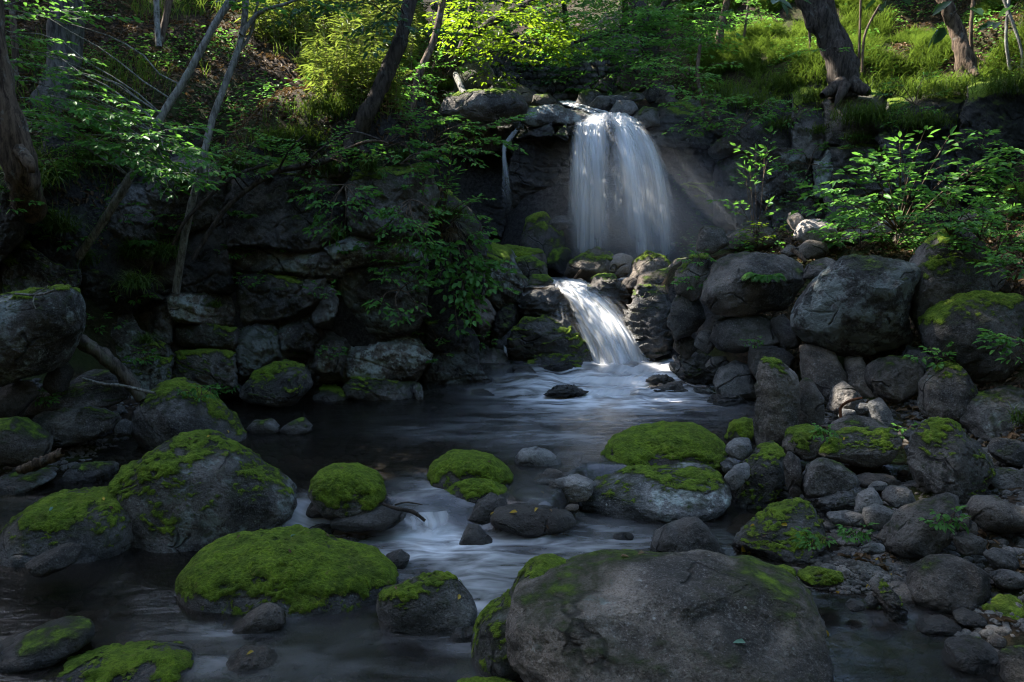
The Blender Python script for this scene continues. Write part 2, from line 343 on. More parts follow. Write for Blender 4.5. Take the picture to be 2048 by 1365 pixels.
CP += [np.array(a, float) for a in [
 (-2,3,-.6),(0,3,-.6),(-1,4.5,-.6),(-3,4.5,-.55),(1,4.6,-.5),(1.9,4.0,-.5),(2.2,3.2,-.6),(-2,6.5,-.45),(0,6.5,-.4),(1,7.5,-.4),(-2.5,7.8,-.35),
 (-1,8.3,-.3),(1.5,8.4,-.3),(.9,9.3,-.15),(1.2,9.8,-.05),(.9,10.2,.15),(.6,10.7,.6),(.7,11.5,.7),(1.0,12.1,.7),(2.0,12.2,.75),(0,12.2,.8),
 (.2,12.9,2.5),(.9,12.9,2.8),(1.6,12.9,2.85),(2.3,13,3.0),(1.0,14,3.0),(.8,17,3.4),(2.2,15,3.7),(-.6,14,3.5),(-.5,17,4.2),(2.4,17.5,4.6),
 (-4.4,4,-.3),(-5,5,.4),(-6,4,1.0),(-4.1,6.2,.15),(-4.8,7,.8),(-3.4,7.2,.1),(-5,8,1.7),(-2.9,6.3,-.1),(0,-3,-.5),(-4,-3,.5),(4,-3,.8),(3.5,3,.1),
 (4.2,5,.35),(5,7,1.4),(6,9,2.4),(7.5,12,4.9),(8,6,3.2),(10,10,6.0),(-12,10,6),(-12,20,11),(0,24,6.0),(0,40,15),(12,22,13),(14,12,8.5),(-8,4,3),
 (-12,2,5),(12,2,5),(-4,-9,.5),(4,-9,1),(0,-9,0),(-14,-9,6),(14,-9,6),(-16,40,18),(16,40,20),(22,14,14),(-22,14,12),(0,-14,8),(-9,-12,9),(9,-12,9),(0,-21,14),(-20,-19,16),(20,-19,16)]]  # last points add an unseen hill behind the camera, blocking low sky light
CP = np.array(CP)
_d = np.linalg.norm(CP[:, None, :2] - CP[None, :, :2], axis=2); _n = len(CP)
_A = np.zeros((_n + 1, _n + 1)); _A[:_n, :_n] = -np.sqrt(_d ** 2 + .05 ** 2) - np.eye(_n) * .02; _A[:_n, _n] = 1; _A[_n, :_n] = 1
_w = np.linalg.solve(_A, np.concatenate([CP[:, 2], [0]]))
def ground_z(x, y, detail=True):
    x = np.asarray(x, float); y = np.asarray(y, float); sh = x.shape; x = x.ravel(); y = y.ravel(); z = np.full(len(x), _w[_n])
    for i in range(_n): z = z - _w[i] * np.sqrt((x - CP[i, 0]) ** 2 + (y - CP[i, 1]) ** 2 + .05 ** 2)
    if detail:
        p = np.stack([x, y, np.zeros_like(x)], 1); z = z + .10 * fbm(p * 1.1, 3) + .035 * fbm(p * 5, 3)
    return z.reshape(sh)
def axis(lo, a, b, hi, fine, coarse):
    return np.concatenate([np.arange(lo, a, coarse), np.arange(a, b, fine), np.arange(b, hi, coarse)])
gx = axis(-26, -8, 8, 26.1, .075, .7); gy = axis(-21, 1.5, 17, 46, .075, .6)
GX, GY = np.meshgrid(gx, gy); GZ = ground_z(GX, GY); nx, ny = len(gx), len(gy)
idx = np.arange(nx * ny).reshape(ny, nx)
gme = make_mesh("ground", np.stack([GX, GY, GZ], -1).reshape(-1, 3), np.stack([idx[:-1, :-1], idx[:-1, 1:], idx[1:, 1:], idx[1:, :-1]], -1).reshape(-1, 4))
tag(link("ground", gme, M_GROUND), "dark forest floor and stream bed between two steep slopes", "ground", kind="structure")

# ------------------------------------------------------------------ rocks
import bmesh
def field(x, y):                     # surface height of the stream
    zl = -.2 + .2 * sstep(5.32, 5.62, y - .8 * sstep(.2, .6, x) + .10 * np.sin(x * 2.3) + .04 * np.sin(x * 7))
    t = sstep(8.55, 8.75, y + .06 * np.sin(x * 5)) * .05 + sstep(8.95, 9.2, y + .08 * np.sin(x * 4 + 1)) * .05 + sstep(9.4, 9.6, y + .05 * np.sin(x * 6)) * .05
    return zl + t
_ico = {}
def ico(l):
    if l not in _ico:
        bm = bmesh.new(); bmesh.ops.create_icosphere(bm, subdivisions=l, radius=1.0)
        _ico[l] = (np.array([v.co[:] for v in bm.verts]), np.array([[v.index for v in f.verts] for f in bm.faces])); bm.free()
    return _ico[l]
def vnormals(V, F):
    n = np.cross(V[F[:, 1]] - V[F[:, 0]], V[F[:, 2]] - V[F[:, 0]]); N = np.zeros_like(V)
    for k in range(3):
        for c in range(3): N[:, c] += np.bincount(F[:, k], n[:, c], len(V))
    return unit(N)
def parse(s): return np.array([[float(v) for v in p.split(',')] for p in s.split()])
ROCKS = []
def rock_shape(poly, Y, D=None, lvl=5, a=.3, e=None, rough=1.0, seed=0, lean=.25, strata=0.0, sink=0.0, m=0.0):
    rng = np.random.RandomState(seed + 11); e = e or (.86 - .34 * a)
    P = np.array([W(px, py, Y) for px, py in poly])[:, [0, 2]]
    x, z = P[:, 0], P[:, 1]; x2, z2 = np.roll(x, -1), np.roll(z, -1); cr = x * z2 - x2 * z; A = cr.sum() / 2
    c = np.array([((x + x2) * cr).sum(), ((z + z2) * cr).sum()]) / (6 * A); P = P - c
    if sink: P[:, 1] = np.where(P[:, 1] < 0, P[:, 1] * (1 + sink), P[:, 1])
    th = np.linspace(-math.pi, math.pi, 720, endpoint=False); d = np.stack([np.cos(th), np.sin(th)], 1); R = np.zeros(720)
    for p, q in zip(P, np.roll(P, -1, 0)):
        ed = q - p; den = d[:, 0] * ed[1] - d[:, 1] * ed[0]; den = np.where(np.abs(den) < 1e-9, 1e-9, den)
        t = (p[0] * ed[1] - p[1] * ed[0]) / den; u = (p[0] * d[:, 1] - p[1] * d[:, 0]) / den
        R = np.where((t > 0) & (u >= -1e-6) & (u <= 1 + 1e-6), np.maximum(R, t), R)
    R = np.maximum(R, .2 * R.max())
    sg = max(2.5, 14 - 17 * a); k = np.exp(-.5 * (np.arange(-60, 61) / sg) ** 2); k /= k.sum()
    R = np.convolve(np.concatenate([R[-60:], R, R[:60]]), k, 'valid')
    hx = np.ptp(P[:, 0]) / 2; hz = np.ptp(P[:, 1]) / 2; size = math.sqrt(hx * hz)
    if D is None: D = .9
    Dm = D * size if D < 5 else D
    V, Fc = ico(lvl); sx, sy, sz = V.T; sp = np.sqrt(sx ** 2 + sz ** 2); tha = np.arctan2(sz, sx)
    r = np.interp(tha, np.concatenate([th, [math.pi]]), np.concatenate([R, [R[0]]]))
    spe = sp ** e
    X = np.cos(tha) * r * spe; Z = np.sin(tha) * r * spe; Yd = np.sign(sy) * np.abs(sy) ** e * Dm
    V = np.stack([X, Yd, Z], 1)
    if a > 0:                                        # broken faces
        sc = np.array([hx, Dm, hz]); q = V / sc
        for i in range(int(5 + 9 * a)):
            n = unit(rng.normal(size=3) * np.array([.8, 1, .8]) + np.array([0, -.75, .1])); h = rng.uniform(.62, .9)
            dd = np.maximum(0, q @ n - h); q = q - n[None] * dd[:, None] * (.35 + .6 * a)
        V = q * sc
    V[:, 1] += lean * np.clip(V[:, 2], -hz, hz) * (Dm / max(size, 1e-3))
    o = rng.uniform(-50, 50, 3); q = V / size; N = vnormals(V, Fc)
    dis = .085 * fbm(q * 1.1 + o, 3) + .045 * (np.abs(fbm(q * 2.3 + o + 9, 3)) - .3) * (1 if a > .35 else .4) + .020 * fbm(q * 6 + o, 4, .6) * (.6 + a) + .035 * a * (np.abs(perlin(q * 4.1 + o + 70)) - .25)
    cr = np.abs(perlin(q * np.array([1.3, 1.3, 2.0]) + o + 31)); dis -= .05 * a * np.exp(-(cr / .035) ** 2)
    if strata:
        ww = V[:, 2] + .25 * V[:, 0] * rng.uniform(-.6, .6) + .05 * size * fbm(q * 1.5 + o, 3)
        f = ww / (.085) + .6 * fbm(q * 2 + o, 2); saw = f - np.floor(f)
        dis += strata * (.06 / size) * (saw ** 1.5 - .5) * (.5 + .5 * np.clip(perlin(q * 2.2 + o + 5) + .5, 0, 1))
    V = V + N * (dis * size * rough)[:, None]
    loc = np.array([c[0], Y, c[1]])
    for _ in range(7):                               # settle the size so that the finished rock fills its outline
        u, v, f = pix(V + loc); x0, y0 = poly.min(0); x1, y1 = poly.max(0)
        k1 = np.clip((x1 - x0) / max(np.ptp(u), 1e-3), .8, 1.25); yb = y1 if not sink else v.max(); k2 = np.clip((yb - y0) / max(yb - v.min(), 1e-3), .8, 1.25)
        V = V * np.array([k1, 1, k2]); u, v, f = pix(V + loc); m_ = Y / RES_F
        loc = loc + np.array([((x0 + x1) - (u.min() + u.max())) / 2 * m_, 0, (v.min() - y0) * m_ if sink else ((v.min() + v.max()) - (y0 + y1)) / 2 * m_])
    N = vnormals(V, Fc)
    moss = N[:, 2] * .68 + .40 * fbm(q * 1.2 + o + 3, 3) + .14 * fbm(q * 6 + o, 2) + .11 * fbm(V / .045 + o, 2) + (m - .585)
    return V, Fc, N, moss, loc, size, q, o
def shell(V, Fc, N, moss, size, q, o, thick=.013, lo=-.08):
    keep = (moss[Fc] > lo).sum(1) >= 2; F = Fc[keep]; used, inv = np.unique(F, return_inverse=True)
    v = V[used]; n = N[used]; mm = moss[used]; g = perlin(v / .011 + o) * .5 + perlin(v / .024 + o) * .8 + perlin(v / .07 + o)
    h = .002 + sstep(0, .5, mm) * thick * (1 + .5 * g)
    return v + n * h[:, None], inv.reshape(-1, 3), mm
_seed = 0
LABELS = set()
def patches(F, n):
    lab = np.arange(n)
    for _ in range(400):
        m = lab[F].min(1); new = lab.copy()
        for k in range(3): np.minimum.at(new, F[:, k], m)
        new = new[new]
        if (new == lab).all(): break
        lab = new
    return lab[F[:, 0]]
def add_moss(par, v, f, mm):                         # every separate cushion of moss is a part of its own
    lab = patches(f, len(v)); ids, cnt = np.unique(lab, return_counts=True); big = ids[cnt > max(60, .05 * len(f))]
    for i in big:
        ff = f[lab == i]; used, inv = np.unique(ff, return_inverse=True); link("moss", make_mesh("moss", v[used], inv.reshape(-1, 3), {"cover": mm[used]}), M_MOSS, par)
def R(poly, Y, label, m=0.0, l=.35, t=.3, a=.3, w=0.0, lum=1.0, grp="boulders along the stream", name=None, parent=None, moss_shell=None, ph=None, **k):
    global _seed; _seed += 1
    poly = parse(poly) if isinstance(poly, str) else poly
    if isinstance(Y, str):
        z0 = {'u': 0.0, 'l': -.2, 't': .12, 'p': .95}[Y[0]]; b = poly[np.argmax(poly[:, 1])]
        g = G(b[0], b[1], z0); wd = np.ptp(poly[:, 0]) / RES_F * g[1]; hd = np.ptp(poly[:, 1]) / RES_F * g[1]
        Y = g[1] + .95 * k.get('D', .9) * math.sqrt(wd * hd) / 2; k.setdefault('sink', .45)
    elif grp == "rocks on the right gravel bank": Y *= .94; a = min(.7, a + .15)
    if grp == "boulder pile on the right bank": a = min(.7, a + .15)
    wpx = np.ptp(poly[:, 0])
    k.setdefault('lvl', 6 if wpx > 230 else 5 if wpx > 70 else 4)
    V, Fc, N, mo, loc, size, q, o = rock_shape(poly, Y, m=m, a=a, seed=_seed, **k)
    nm = name or ("boulder" if size > .26 else "rock" if size > .12 else "stone")
    wz = V[:, 2] + loc[2] + .012 * fbm(V * 9 + o, 2); lv = field(V[:, 0] + loc[0], V[:, 1] + loc[1]); wl_ = sstep(lv + .085, lv + .03, wz) * (V[:, 1] + loc[1] < 9.6)
    me = make_mesh(nm, V, Fc, {"moss": mo - wl_ * .8, "wetl": wl_})
    if parent: ob = link(nm, me, M_ROCK, parent, tuple(loc - np.array(parent.location)))
    else: ob = link(nm, me, M_ROCK, None, tuple(loc))
    ob["tone"] = t; ob["lichen"] = l; ob["wet"] = w; ob["lum"] = lum
    if not parent:
        tag(ob, label, nm, grp)
        assert label not in LABELS, label
        LABELS.add(label)
    if moss_shell if moss_shell is not None else (m >= .3 and wpx > 100):
        v, f, mm = shell(V, Fc, N, mo, size, q, o)
        if len(f) > 50: add_moss(ob, v, f, mm)
    return ob
g = "boulders in the foreground stream"
R("1014,1265 1025,1225 1060,1180 1130,1140 1230,1115 1330,1105 1430,1118 1520,1145 1590,1180 1640,1220 1668,1290 1668,1365 1650,1450 1350,1480 1040,1450 1010,1340", 3.65, "largest foreground boulder, smooth brown grey and nearly bare, cut by the lower picture edge", m=-.06, l=.42, t=.75, lum=1.45, a=.12, rough=1.35, lvl=7, e=.66, D=.85, grp=g, moss_shell=False, lean=.35)
R("935,1300 985,1235 1030,1195 1060,1150 1100,1120 1150,1115 1185,1135 1195,1180 1150,1280 1060,1345 960,1325", 'l', "moss topped boulder half hidden behind the left end of the largest foreground boulder", m=.32, l=.6, t=.2, a=.15, grp=g, lvl=6, D=.8)
R("1160,1122 1180,1106 1200,1103 1225,1112 1240,1140 1170,1150", 4.9, "pale greenish stone peeping over the top edge of the largest foreground boulder", m=-.6, l=.9, t=0, lum=1.7, grp=g)
R("752,1210 758,1180 800,1160 860,1147 905,1150 935,1175 955,1215 950,1240 900,1260 810,1268 765,1250", 'l', "pitted grey boulder with thin moss patches standing alone in the lower stream", m=.02, l=.5, t=.25, a=.2, grp=g, lvl=6, moss_shell=True, D=.8)
R("352,1135 370,1100 430,1070 520,1055 620,1058 700,1080 770,1108 798,1140 785,1180 700,1203 560,1213 430,1195 365,1165", 'l', "wide oval boulder with a bright green moss cap at the lower left of the stream", m=.40, l=.55, t=.1, a=.0, e=.8, grp=g, lvl=7, D=.75, lean=.5)
R("208,970 225,935 290,890 350,862 400,865 460,890 530,935 590,980 607,1012 580,1040 480,1065 400,1095 320,1090 290,1050 250,1010", 'l', "big humped boulder with moss crest and white lichen, tallest in the left stream", m=.27, l=.66, t=.3, a=.15, grp=g, lvl=7, moss_shell=True, D=.8, lean=.4)
R("-40,1060 0,1020 40,985 110,973 250,972 285,990 300,1030 295,1080 250,1105 120,1112 0,1118 -50,1105", 'l', "long smooth grey boulder with mossy top at the left picture edge beside the humped boulder", m=.16, l=.4, t=.05, a=.0, e=.72, grp=g, lvl=7, moss_shell=True, lean=.5)
R("296,1003 304,990 317,992 320,1015 312,1028 299,1024", 5.35, "fist sized pitted stone wedged between the long grey and the humped boulder", m=-.6, l=.4, grp=g)
R("50,1140 100,1102 140,1085 164,1095 162,1125 110,1155", 4.6, "tilted bare slab in the water below the long grey boulder", m=-.6, l=.1, t=.7, lum=.7, a=.2, grp=g)
R("-50,1285 0,1275 60,1250 120,1232 165,1235 190,1252 175,1275 100,1300 0,1335", 'l', "low dark rock reaching in from the left edge of the lower stream", m=.12, l=.3, a=.1, lum=.6, grp=g, moss_shell=False)
R("0,1375 90,1330 150,1300 220,1290 300,1283 370,1295 394,1322 385,1345 300,1380 100,1420", 3.75, "low grey rock with one mossy shoulder at the bottom left corner", m=.16, l=.35, t=.1, a=.1, grp=g, sink=.3, moss_shell=True)
R("442,1260 480,1235 530,1205 555,1207 573,1232 545,1248 470,1270", 'l', "wedge shaped bare rock parting the water below the oval mossy boulder", m=-.6, l=.2, t=.8, a=.45, lum=.8, grp=g)
R("442,1322 480,1290 520,1296 562,1322 530,1338 470,1338", 'l', "small square topped rock standing in the water at the bottom of the frame", m=-.6, l=.2, t=.85, a=.5, lum=.85, w=.2, grp=g)
R("616,990 628,950 660,930 700,930 730,940 760,955 772,985 760,1010 700,1018 640,1012", 'u', "shaggy moss covered rock on the left side of the small rapid", m=.55, l=.2, a=.05, e=.75, grp=g, lvl=6)
R("608,1012 625,995 670,985 700,992 706,1020 690,1037 620,1037", 5.55, "wet black rock in front of the shaggy mossy rock", m=-.6, l=.1, w=.85, lum=.5, a=.3, grp=g)
R("858,960 870,925 900,907 940,903 980,915 1010,935 1024,955 1000,970 940,974 880,970", 'u', "moss dome in the pool just above the small rapid", m=.62, l=.2, a=.0, e=.75, grp=g, lvl=6)
R("882,1003 920,965 950,955 985,960 1020,985 1012,1003 930,1010", 5.75, "low dark rock with moss on top in front of the moss dome", m=.36, l=.2, w=.3, lum=.6, a=.2, grp=g)
R("1028,920 1045,900 1070,893 1095,903 1124,926 1090,932 1040,930", 'u', "smooth pale grey stone alone in the pool, wet around its foot", m=-.6, l=.3, t=0, lum=1.6, a=.15, grp=g)
R("1078,952 1095,937 1115,938 1127,948 1110,960", 'u', "small brown stone at the pool edge behind the pale angular block", m=-.6, l=.1, t=.9, a=.1, grp=g)
R("1068,964 1090,954 1110,957 1108,968", 'u', "thin flat stone at the pool edge below the small brown stone", m=-.6, l=.3, t=.1, lum=1.3, a=.1, grp=g)
R("1090,982 1100,955 1150,948 1180,953 1193,972 1165,1006 1110,1006", 5.85, "pale grey angular block beside the big lichen boulder", m=-.6, l=.25, t=.15, lum=1.8, a=.6, grp=g)
R("1024,986 1050,973 1080,975 1087,992 1060,1002 1030,999", 5.9, "flat rounded grey stone between the pale block and the peaked dark rock", m=-.6, l=.2, t=.2, lum=1.1, a=.1, grp=g)
R("932,1038 960,1000 985,983 1010,990 1032,1012 1022,1038 985,1058 940,1054", 5.6, "peaked dark wet rock on the right side of the small rapid", m=-.6, l=.15, t=.4, w=.45, lum=.6, a=.5, grp=g)
R("980,1048 990,1020 1040,1005 1080,1008 1130,1025 1152,1046 1120,1067 1060,1078 1000,1072", 5.45, "flat black wet rock with yellow leaves on it in front of the peaked rock", m=-.6, l=.05, t=.4, w=.5, lum=.45, a=.3, grp=g)
R("1048,1010 1080,994 1107,1000 1102,1018 1060,1022", 5.7, "dark wet stone squeezed behind the flat black rock", m=-.6, l=.1, w=.4, lum=.5, grp=g)
R("1128,1022 1140,1008 1158,1010 1158,1022", 5.65, "tiny brown stone against the foot of the pale angular block", m=-.6, l=.1, t=.9, grp=g)
R("918,1080 935,1047 955,1052 987,1082 960,1092 930,1090", 'l', "small wet pointed rock at the foot of the rapid", m=-.6, l=.1, w=.7, lum=.5, a=.4, grp=g)
R("1197,950 1205,915 1230,885 1280,860 1340,847 1390,852 1430,872 1455,905 1457,935 1380,950 1260,965 1205,968", 6.6, "big domed boulder covered with bright moss on the right shore of the pool", m=.48, l=.2, t=.5, a=.0, e=.8, grp=g, lvl=7, lean=.4)
R("1156,1042 1168,1000 1200,970 1260,945 1340,933 1400,925 1440,930 1458,960 1464,1002 1430,1045 1300,1056 1180,1055", 5.95, "big pale boulder speckled with lichen, in front of the bright moss dome on the right", m=.0, l=.66, t=0, lum=1.6, a=.1, grp=g, lvl=7, moss_shell=True, e=.78, lean=.4)
R("1300,1077 1330,1050 1400,1033 1430,1060 1456,1100 1440,1125 1330,1112 1305,1100", 'l', "plain dark grey stone in the water below the big lichen boulder", m=-.4, l=.2, t=.1, lum=.8, a=.35, grp=g)
R("1460,1107 1500,1060 1560,1020 1630,997 1656,1010 1656,1050 1610,1102 1530,1140 1468,1124", 5.2, "slanted slab with a stripe of bright moss and yellow leaves", m=.16, l=.4, t=.2, a=.45, strata=.25, grp=g, lvl=6, moss_shell=True, lean=.6)
R("1455,1048 1465,985 1490,940 1540,895 1570,882 1577,920 1562,970 1525,1012 1470,1055", 6.1, "tilted dark boulder with mossy back leaning beside the big lichen boulder", m=.22, l=.35, t=.3, a=.4, lum=.8, grp=g, moss_shell=True, lvl=6)
R("770,1112 800,1098 820,1113 812,1136 790,1133", 'l', "small dark stone touching the right end of the oval mossy boulder", m=-.6, l=.1, w=.3, lum=.6, grp=g)
R("893,1283 915,1255 950,1253 942,1287", 'l', "wet knobbly stone beside the foot of the pitted boulder", m=-.6, l=.05, w=.85, lum=.5, a=.4, grp=g)
R("660,1050 720,1018 790,1008 815,1032 775,1060 690,1064", 5.38, "low black wet ledge in the small rapid with a dark stick lying on it", m=-.5, l=.05, w=.8, lum=.45, a=.3, grp=g)
R("598,1063 640,1047 670,1055 662,1078 602,1075", 5.4, "low wet rock left of the rapid above the oval mossy boulder", m=-.6, l=.05, w=.8, lum=.5, grp=g)
R("905,1380 950,1357 1010,1360 1034,1385 960,1400", 3.6, "mossy stone top just showing at the bottom centre of the frame", m=.3, l=.1, lum=.6, grp=g)
R("1225,1072 1245,1064 1268,1068 1262,1078 1235,1080", 'l', "tiny wet stone breaking the water below the big lichen boulder", m=-.6, w=.9, lum=.5, grp=g)
g = "rocks on the right gravel bank"
R("1450,893 1475,876 1505,875 1507,908 1480,922 1456,912", 6.7, "smooth blue grey stone between the moss dome and the standing rock", m=-.6, l=.25, t=0, lum=1.2, a=.3, grp=g)
R("1440,928 1460,915 1478,925 1462,948 1445,945", 6.4, "small round stone under the smooth blue grey stone", m=-.6, l=.2, t=0, grp=g)
R("1448,955 1475,930 1500,925 1495,950 1460,985", 6.3, "pale stone wedged left of the tilted dark boulder", m=-.6, l=.3, t=0, lum=1.1, a=.3, grp=g)
R("1505,900 1512,800 1512,725 1530,715 1570,725 1602,752 1594,800 1592,855 1540,900", 7.0, "tall standing rock with yellow moss on its pointed top, right of the pool", m=.10, l=.45, t=.8, lum=1.3, a=.25, D=.7, grp=g, lvl=6, moss_shell=True)
R("1590,868 1600,755 1630,775 1650,800 1650,843 1600,872", 7.2, "grey rock pressed against the right side of the tall standing rock", m=.1, l=.3, t=.4, a=.2, D=.8, grp=g)
R("1448,885 1465,850 1495,838 1514,842 1515,885 1480,897", 7.1, "mossy stone at the water left of the tall standing rock", m=.45, l=.2, grp=g, moss_shell=True)
R("1563,895 1590,862 1630,852 1662,853 1662,895 1620,925 1578,918", 6.7, "low rock with soft moss behind the wide dark bank boulder", m=.32, l=.2, t=.6, grp=g, moss_shell=True)
R("1655,880 1670,845 1720,830 1770,838 1780,860 1700,875", 6.95, "brownish domed rock behind the wide dark bank boulder", m=-.1, l=.3, t=.8, a=.1, grp=g)
R("1626,915 1665,880 1720,855 1790,852 1805,880 1790,912 1740,932 1690,936", 6.6, "wide dark boulder with mossy left shoulder in the middle of the bank", m=.12, l=.4, t=.4, lum=.85, a=.2, grp=g, lvl=6, moss_shell=True)
R("1598,948 1615,915 1650,915 1700,935 1722,957 1690,978 1612,998", 6.1, "wedge shaped pale grey rock below the wide dark bank boulder", m=-.1, l=.35, t=.4, lum=1.1, a=.4, grp=g)
R("1565,928 1580,903 1602,915 1604,945 1594,992 1576,998", 6.15, "narrow upright stone left of the wedge shaped pale grey rock", m=-.3, l=.3, t=.7, a=.3, grp=g)
R("1813,948 1830,880 1870,845 1900,838 1940,865 1987,907 1992,942 1960,1005 1880,1010 1828,990", 6.2, "large triangular rough boulder with a mossy ridge at the right of the bank", m=.14, l=.55, t=.4, a=.55, grp=g, lvl=6, moss_shell=True, rough=1.3)
R("1632,1003 1700,980 1747,975 1742,1000 1680,1022 1648,1018", 5.9, "flat layered slate lying below the wedge shaped rock", m=-.2, l=.3, t=0, a=.3, strata=.5, lum=.9, grp=g)
R("1708,1032 1725,990 1755,975 1767,1000 1742,1032", 5.75, "pale pointed stone leaning at the end of the flat slate", m=-.6, l=.3, t=.1, lum=1.2, a=.5, grp=g)
R("1763,990 1790,970 1820,975 1832,1005 1800,1022 1770,1016", 5.8, "round greenish stone left of the large triangular boulder", m=-.25, l=.4, t=.4, a=.2, grp=g)
R("1735,975 1750,962 1775,965 1772,982 1745,985", 5.95, "small bluish stone behind the round greenish stone", m=-.6, l=.2, t=0, grp=g)
R("1653,1027 1700,1020 1732,1030 1722,1056 1665,1052", 5.55, "smooth flat grey stone beside the end of the slanted mossy slab", m=-.6, l=.25, t=.05, a=.2, grp=g)
R("1723,1052 1730,1015 1760,1007 1792,1020 1782,1057 1740,1063", 5.5, "dark blue grey stone beside the smooth flat grey stone", m=-.6, l=.2, t=0, lum=.8, a=.35, grp=g)
R("1763,1097 1775,1065 1830,1020 1900,985 1926,1000 1926,1030 1880,1072 1810,1112 1773,1122", 5.3, "long boulder slanting up to the right above the gravel", m=-.05, l=.3, t=.5, a=.25, lum=.8, grp=g, lvl=6, moss_shell=False)
R("1930,1018 1960,990 2010,995 2065,1010 2070,1062 1980,1067 1938,1050", 5.4, "dark smooth boulder at the right picture edge beside the slanting boulder", m=-.3, l=.2, t=.6, a=.1, lum=.7, grp=g)
R("1808,1192 1830,1140 1880,1108 1930,1110 1977,1140 1982,1192 1940,1235 1860,1246 1818,1235", 4.75, "rounded dark boulder near the lower right corner above the water", m=-.12, l=.3, t=.6, a=.1, lum=.65, grp=g, lvl=6)
R("1738,1182 1745,1155 1775,1158 1817,1210 1812,1250 1770,1238", 4.6, "narrow slate standing on edge left of the rounded dark boulder", m=.0, l=.3, t=.4, a=.4, strata=.3, lum=.75, grp=g, moss_shell=True)
R("1596,1155 1640,1138 1687,1150 1682,1174 1608,1176", 4.75, "low mossy stone on the gravel right of the largest foreground boulder", m=.4, l=.1, lum=.7, grp=g, moss_shell=True)
R("1545,1150 1570,1135 1592,1150 1590,1172 1560,1170", 4.75, "dark moss lump between the largest foreground boulder and the gravel", m=.4, l=.1, lum=.6, grp=g, moss_shell=True)
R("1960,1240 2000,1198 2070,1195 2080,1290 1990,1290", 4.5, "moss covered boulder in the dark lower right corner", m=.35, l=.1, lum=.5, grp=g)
R("1672,1085 1700,1072 1722,1076 1712,1092 1685,1094", 5.2, "flat greenish stone on the gravel beside a small seedling", m=-.6, l=.4, t=.3, grp=g)
R("1702,1066 1722,1056 1745,1064 1740,1078 1712,1076", 5.35, "rounded yellowish stone on the gravel above the flat greenish stone", m=-.6, l=.2, t=.9, grp=g)
R("1722,1100 1745,1086 1770,1088 1764,1108 1735,1110", 5.1, "flat blue stone on the gravel under the slanting boulder", m=-.6, l=.2, t=0, a=.3, grp=g)
R("1752,1075 1768,1058 1790,1060 1776,1090", 5.35, "grey stone tucked under the lower left end of the slanting boulder", m=-.6, l=.2, t=.2, grp=g)
R("1640,1133 1655,1127 1672,1133 1662,1143 1645,1143", 4.95, "small oval stone lying on the open gravel", m=-.6, l=.2, t=0, lum=1.4, a=.0, grp=g)
R("1675,1140 1690,1135 1702,1141 1692,1149", 4.9, "small pale pebble right of the oval stone on the gravel", m=-.6, l=.2, t=.3, lum=1.7, grp=g)
R("1728,1205 1745,1188 1760,1195 1756,1215 1735,1217", 4.65, "bluish stone at the water left of the slate standing on edge", m=-.6, l=.1, t=0, w=.4, grp=g)
R("1905,1040 1930,1030 1955,1045 1945,1075 1915,1078", 5.15, "rounded dark stone behind the rounded corner boulder", m=-.6, l=.2, lum=.6, grp=g)
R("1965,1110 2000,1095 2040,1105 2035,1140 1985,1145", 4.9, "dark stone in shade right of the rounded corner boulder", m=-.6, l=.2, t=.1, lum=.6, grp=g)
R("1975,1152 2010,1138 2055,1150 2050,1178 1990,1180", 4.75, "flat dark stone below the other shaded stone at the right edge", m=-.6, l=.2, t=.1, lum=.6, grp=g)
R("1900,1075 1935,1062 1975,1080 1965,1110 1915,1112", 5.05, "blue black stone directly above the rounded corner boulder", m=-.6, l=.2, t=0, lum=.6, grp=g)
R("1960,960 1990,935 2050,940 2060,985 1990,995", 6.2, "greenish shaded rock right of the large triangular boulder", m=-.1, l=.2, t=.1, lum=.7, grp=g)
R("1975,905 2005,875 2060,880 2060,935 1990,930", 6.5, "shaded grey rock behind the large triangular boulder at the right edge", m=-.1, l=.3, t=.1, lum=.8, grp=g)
R("1808,905 1830,888 1850,905 1840,925 1815,925", 6.6, "small stone beside a red brown root left of the triangular boulder", m=-.6, l=.2, t=.1, grp=g)
R("1700,960 1735,945 1790,950 1800,975 1740,985", 6.3, "dark rock in the hollow under the wide dark bank boulder", m=-.4, l=.1, t=.6, lum=.5, grp=g)
R("1805,870 1825,855 1850,862 1845,880 1815,884", 6.9, "moss fringed stone on the pebbles below the mossy egg shaped boulder", m=.1, l=.2, grp=g)

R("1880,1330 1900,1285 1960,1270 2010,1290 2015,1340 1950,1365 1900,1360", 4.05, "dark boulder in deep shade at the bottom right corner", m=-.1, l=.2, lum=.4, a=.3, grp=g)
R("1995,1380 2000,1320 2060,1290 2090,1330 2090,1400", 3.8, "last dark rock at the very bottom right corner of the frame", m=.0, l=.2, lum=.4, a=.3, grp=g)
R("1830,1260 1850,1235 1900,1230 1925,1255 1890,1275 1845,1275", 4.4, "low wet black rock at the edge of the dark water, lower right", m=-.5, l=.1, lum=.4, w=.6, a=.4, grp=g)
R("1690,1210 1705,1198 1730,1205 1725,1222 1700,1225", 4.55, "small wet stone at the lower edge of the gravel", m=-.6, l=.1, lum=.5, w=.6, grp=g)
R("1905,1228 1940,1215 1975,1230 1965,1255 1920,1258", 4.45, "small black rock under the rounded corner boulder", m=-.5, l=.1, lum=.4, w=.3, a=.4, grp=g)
g = "boulder pile on the right bank"
R("1588,650 1580,620 1620,570 1700,520 1790,508 1842,515 1817,580 1812,630 1840,680 1780,702 1710,718 1640,692", 8.0, "huge overhanging boulder with a pale lichen band across its dark face", m=-.02, l=.78, t=.15, a=.35, lum=.7, grp=g, lvl=7, e=.7, lean=-.1, moss_shell=False, rough=.8)
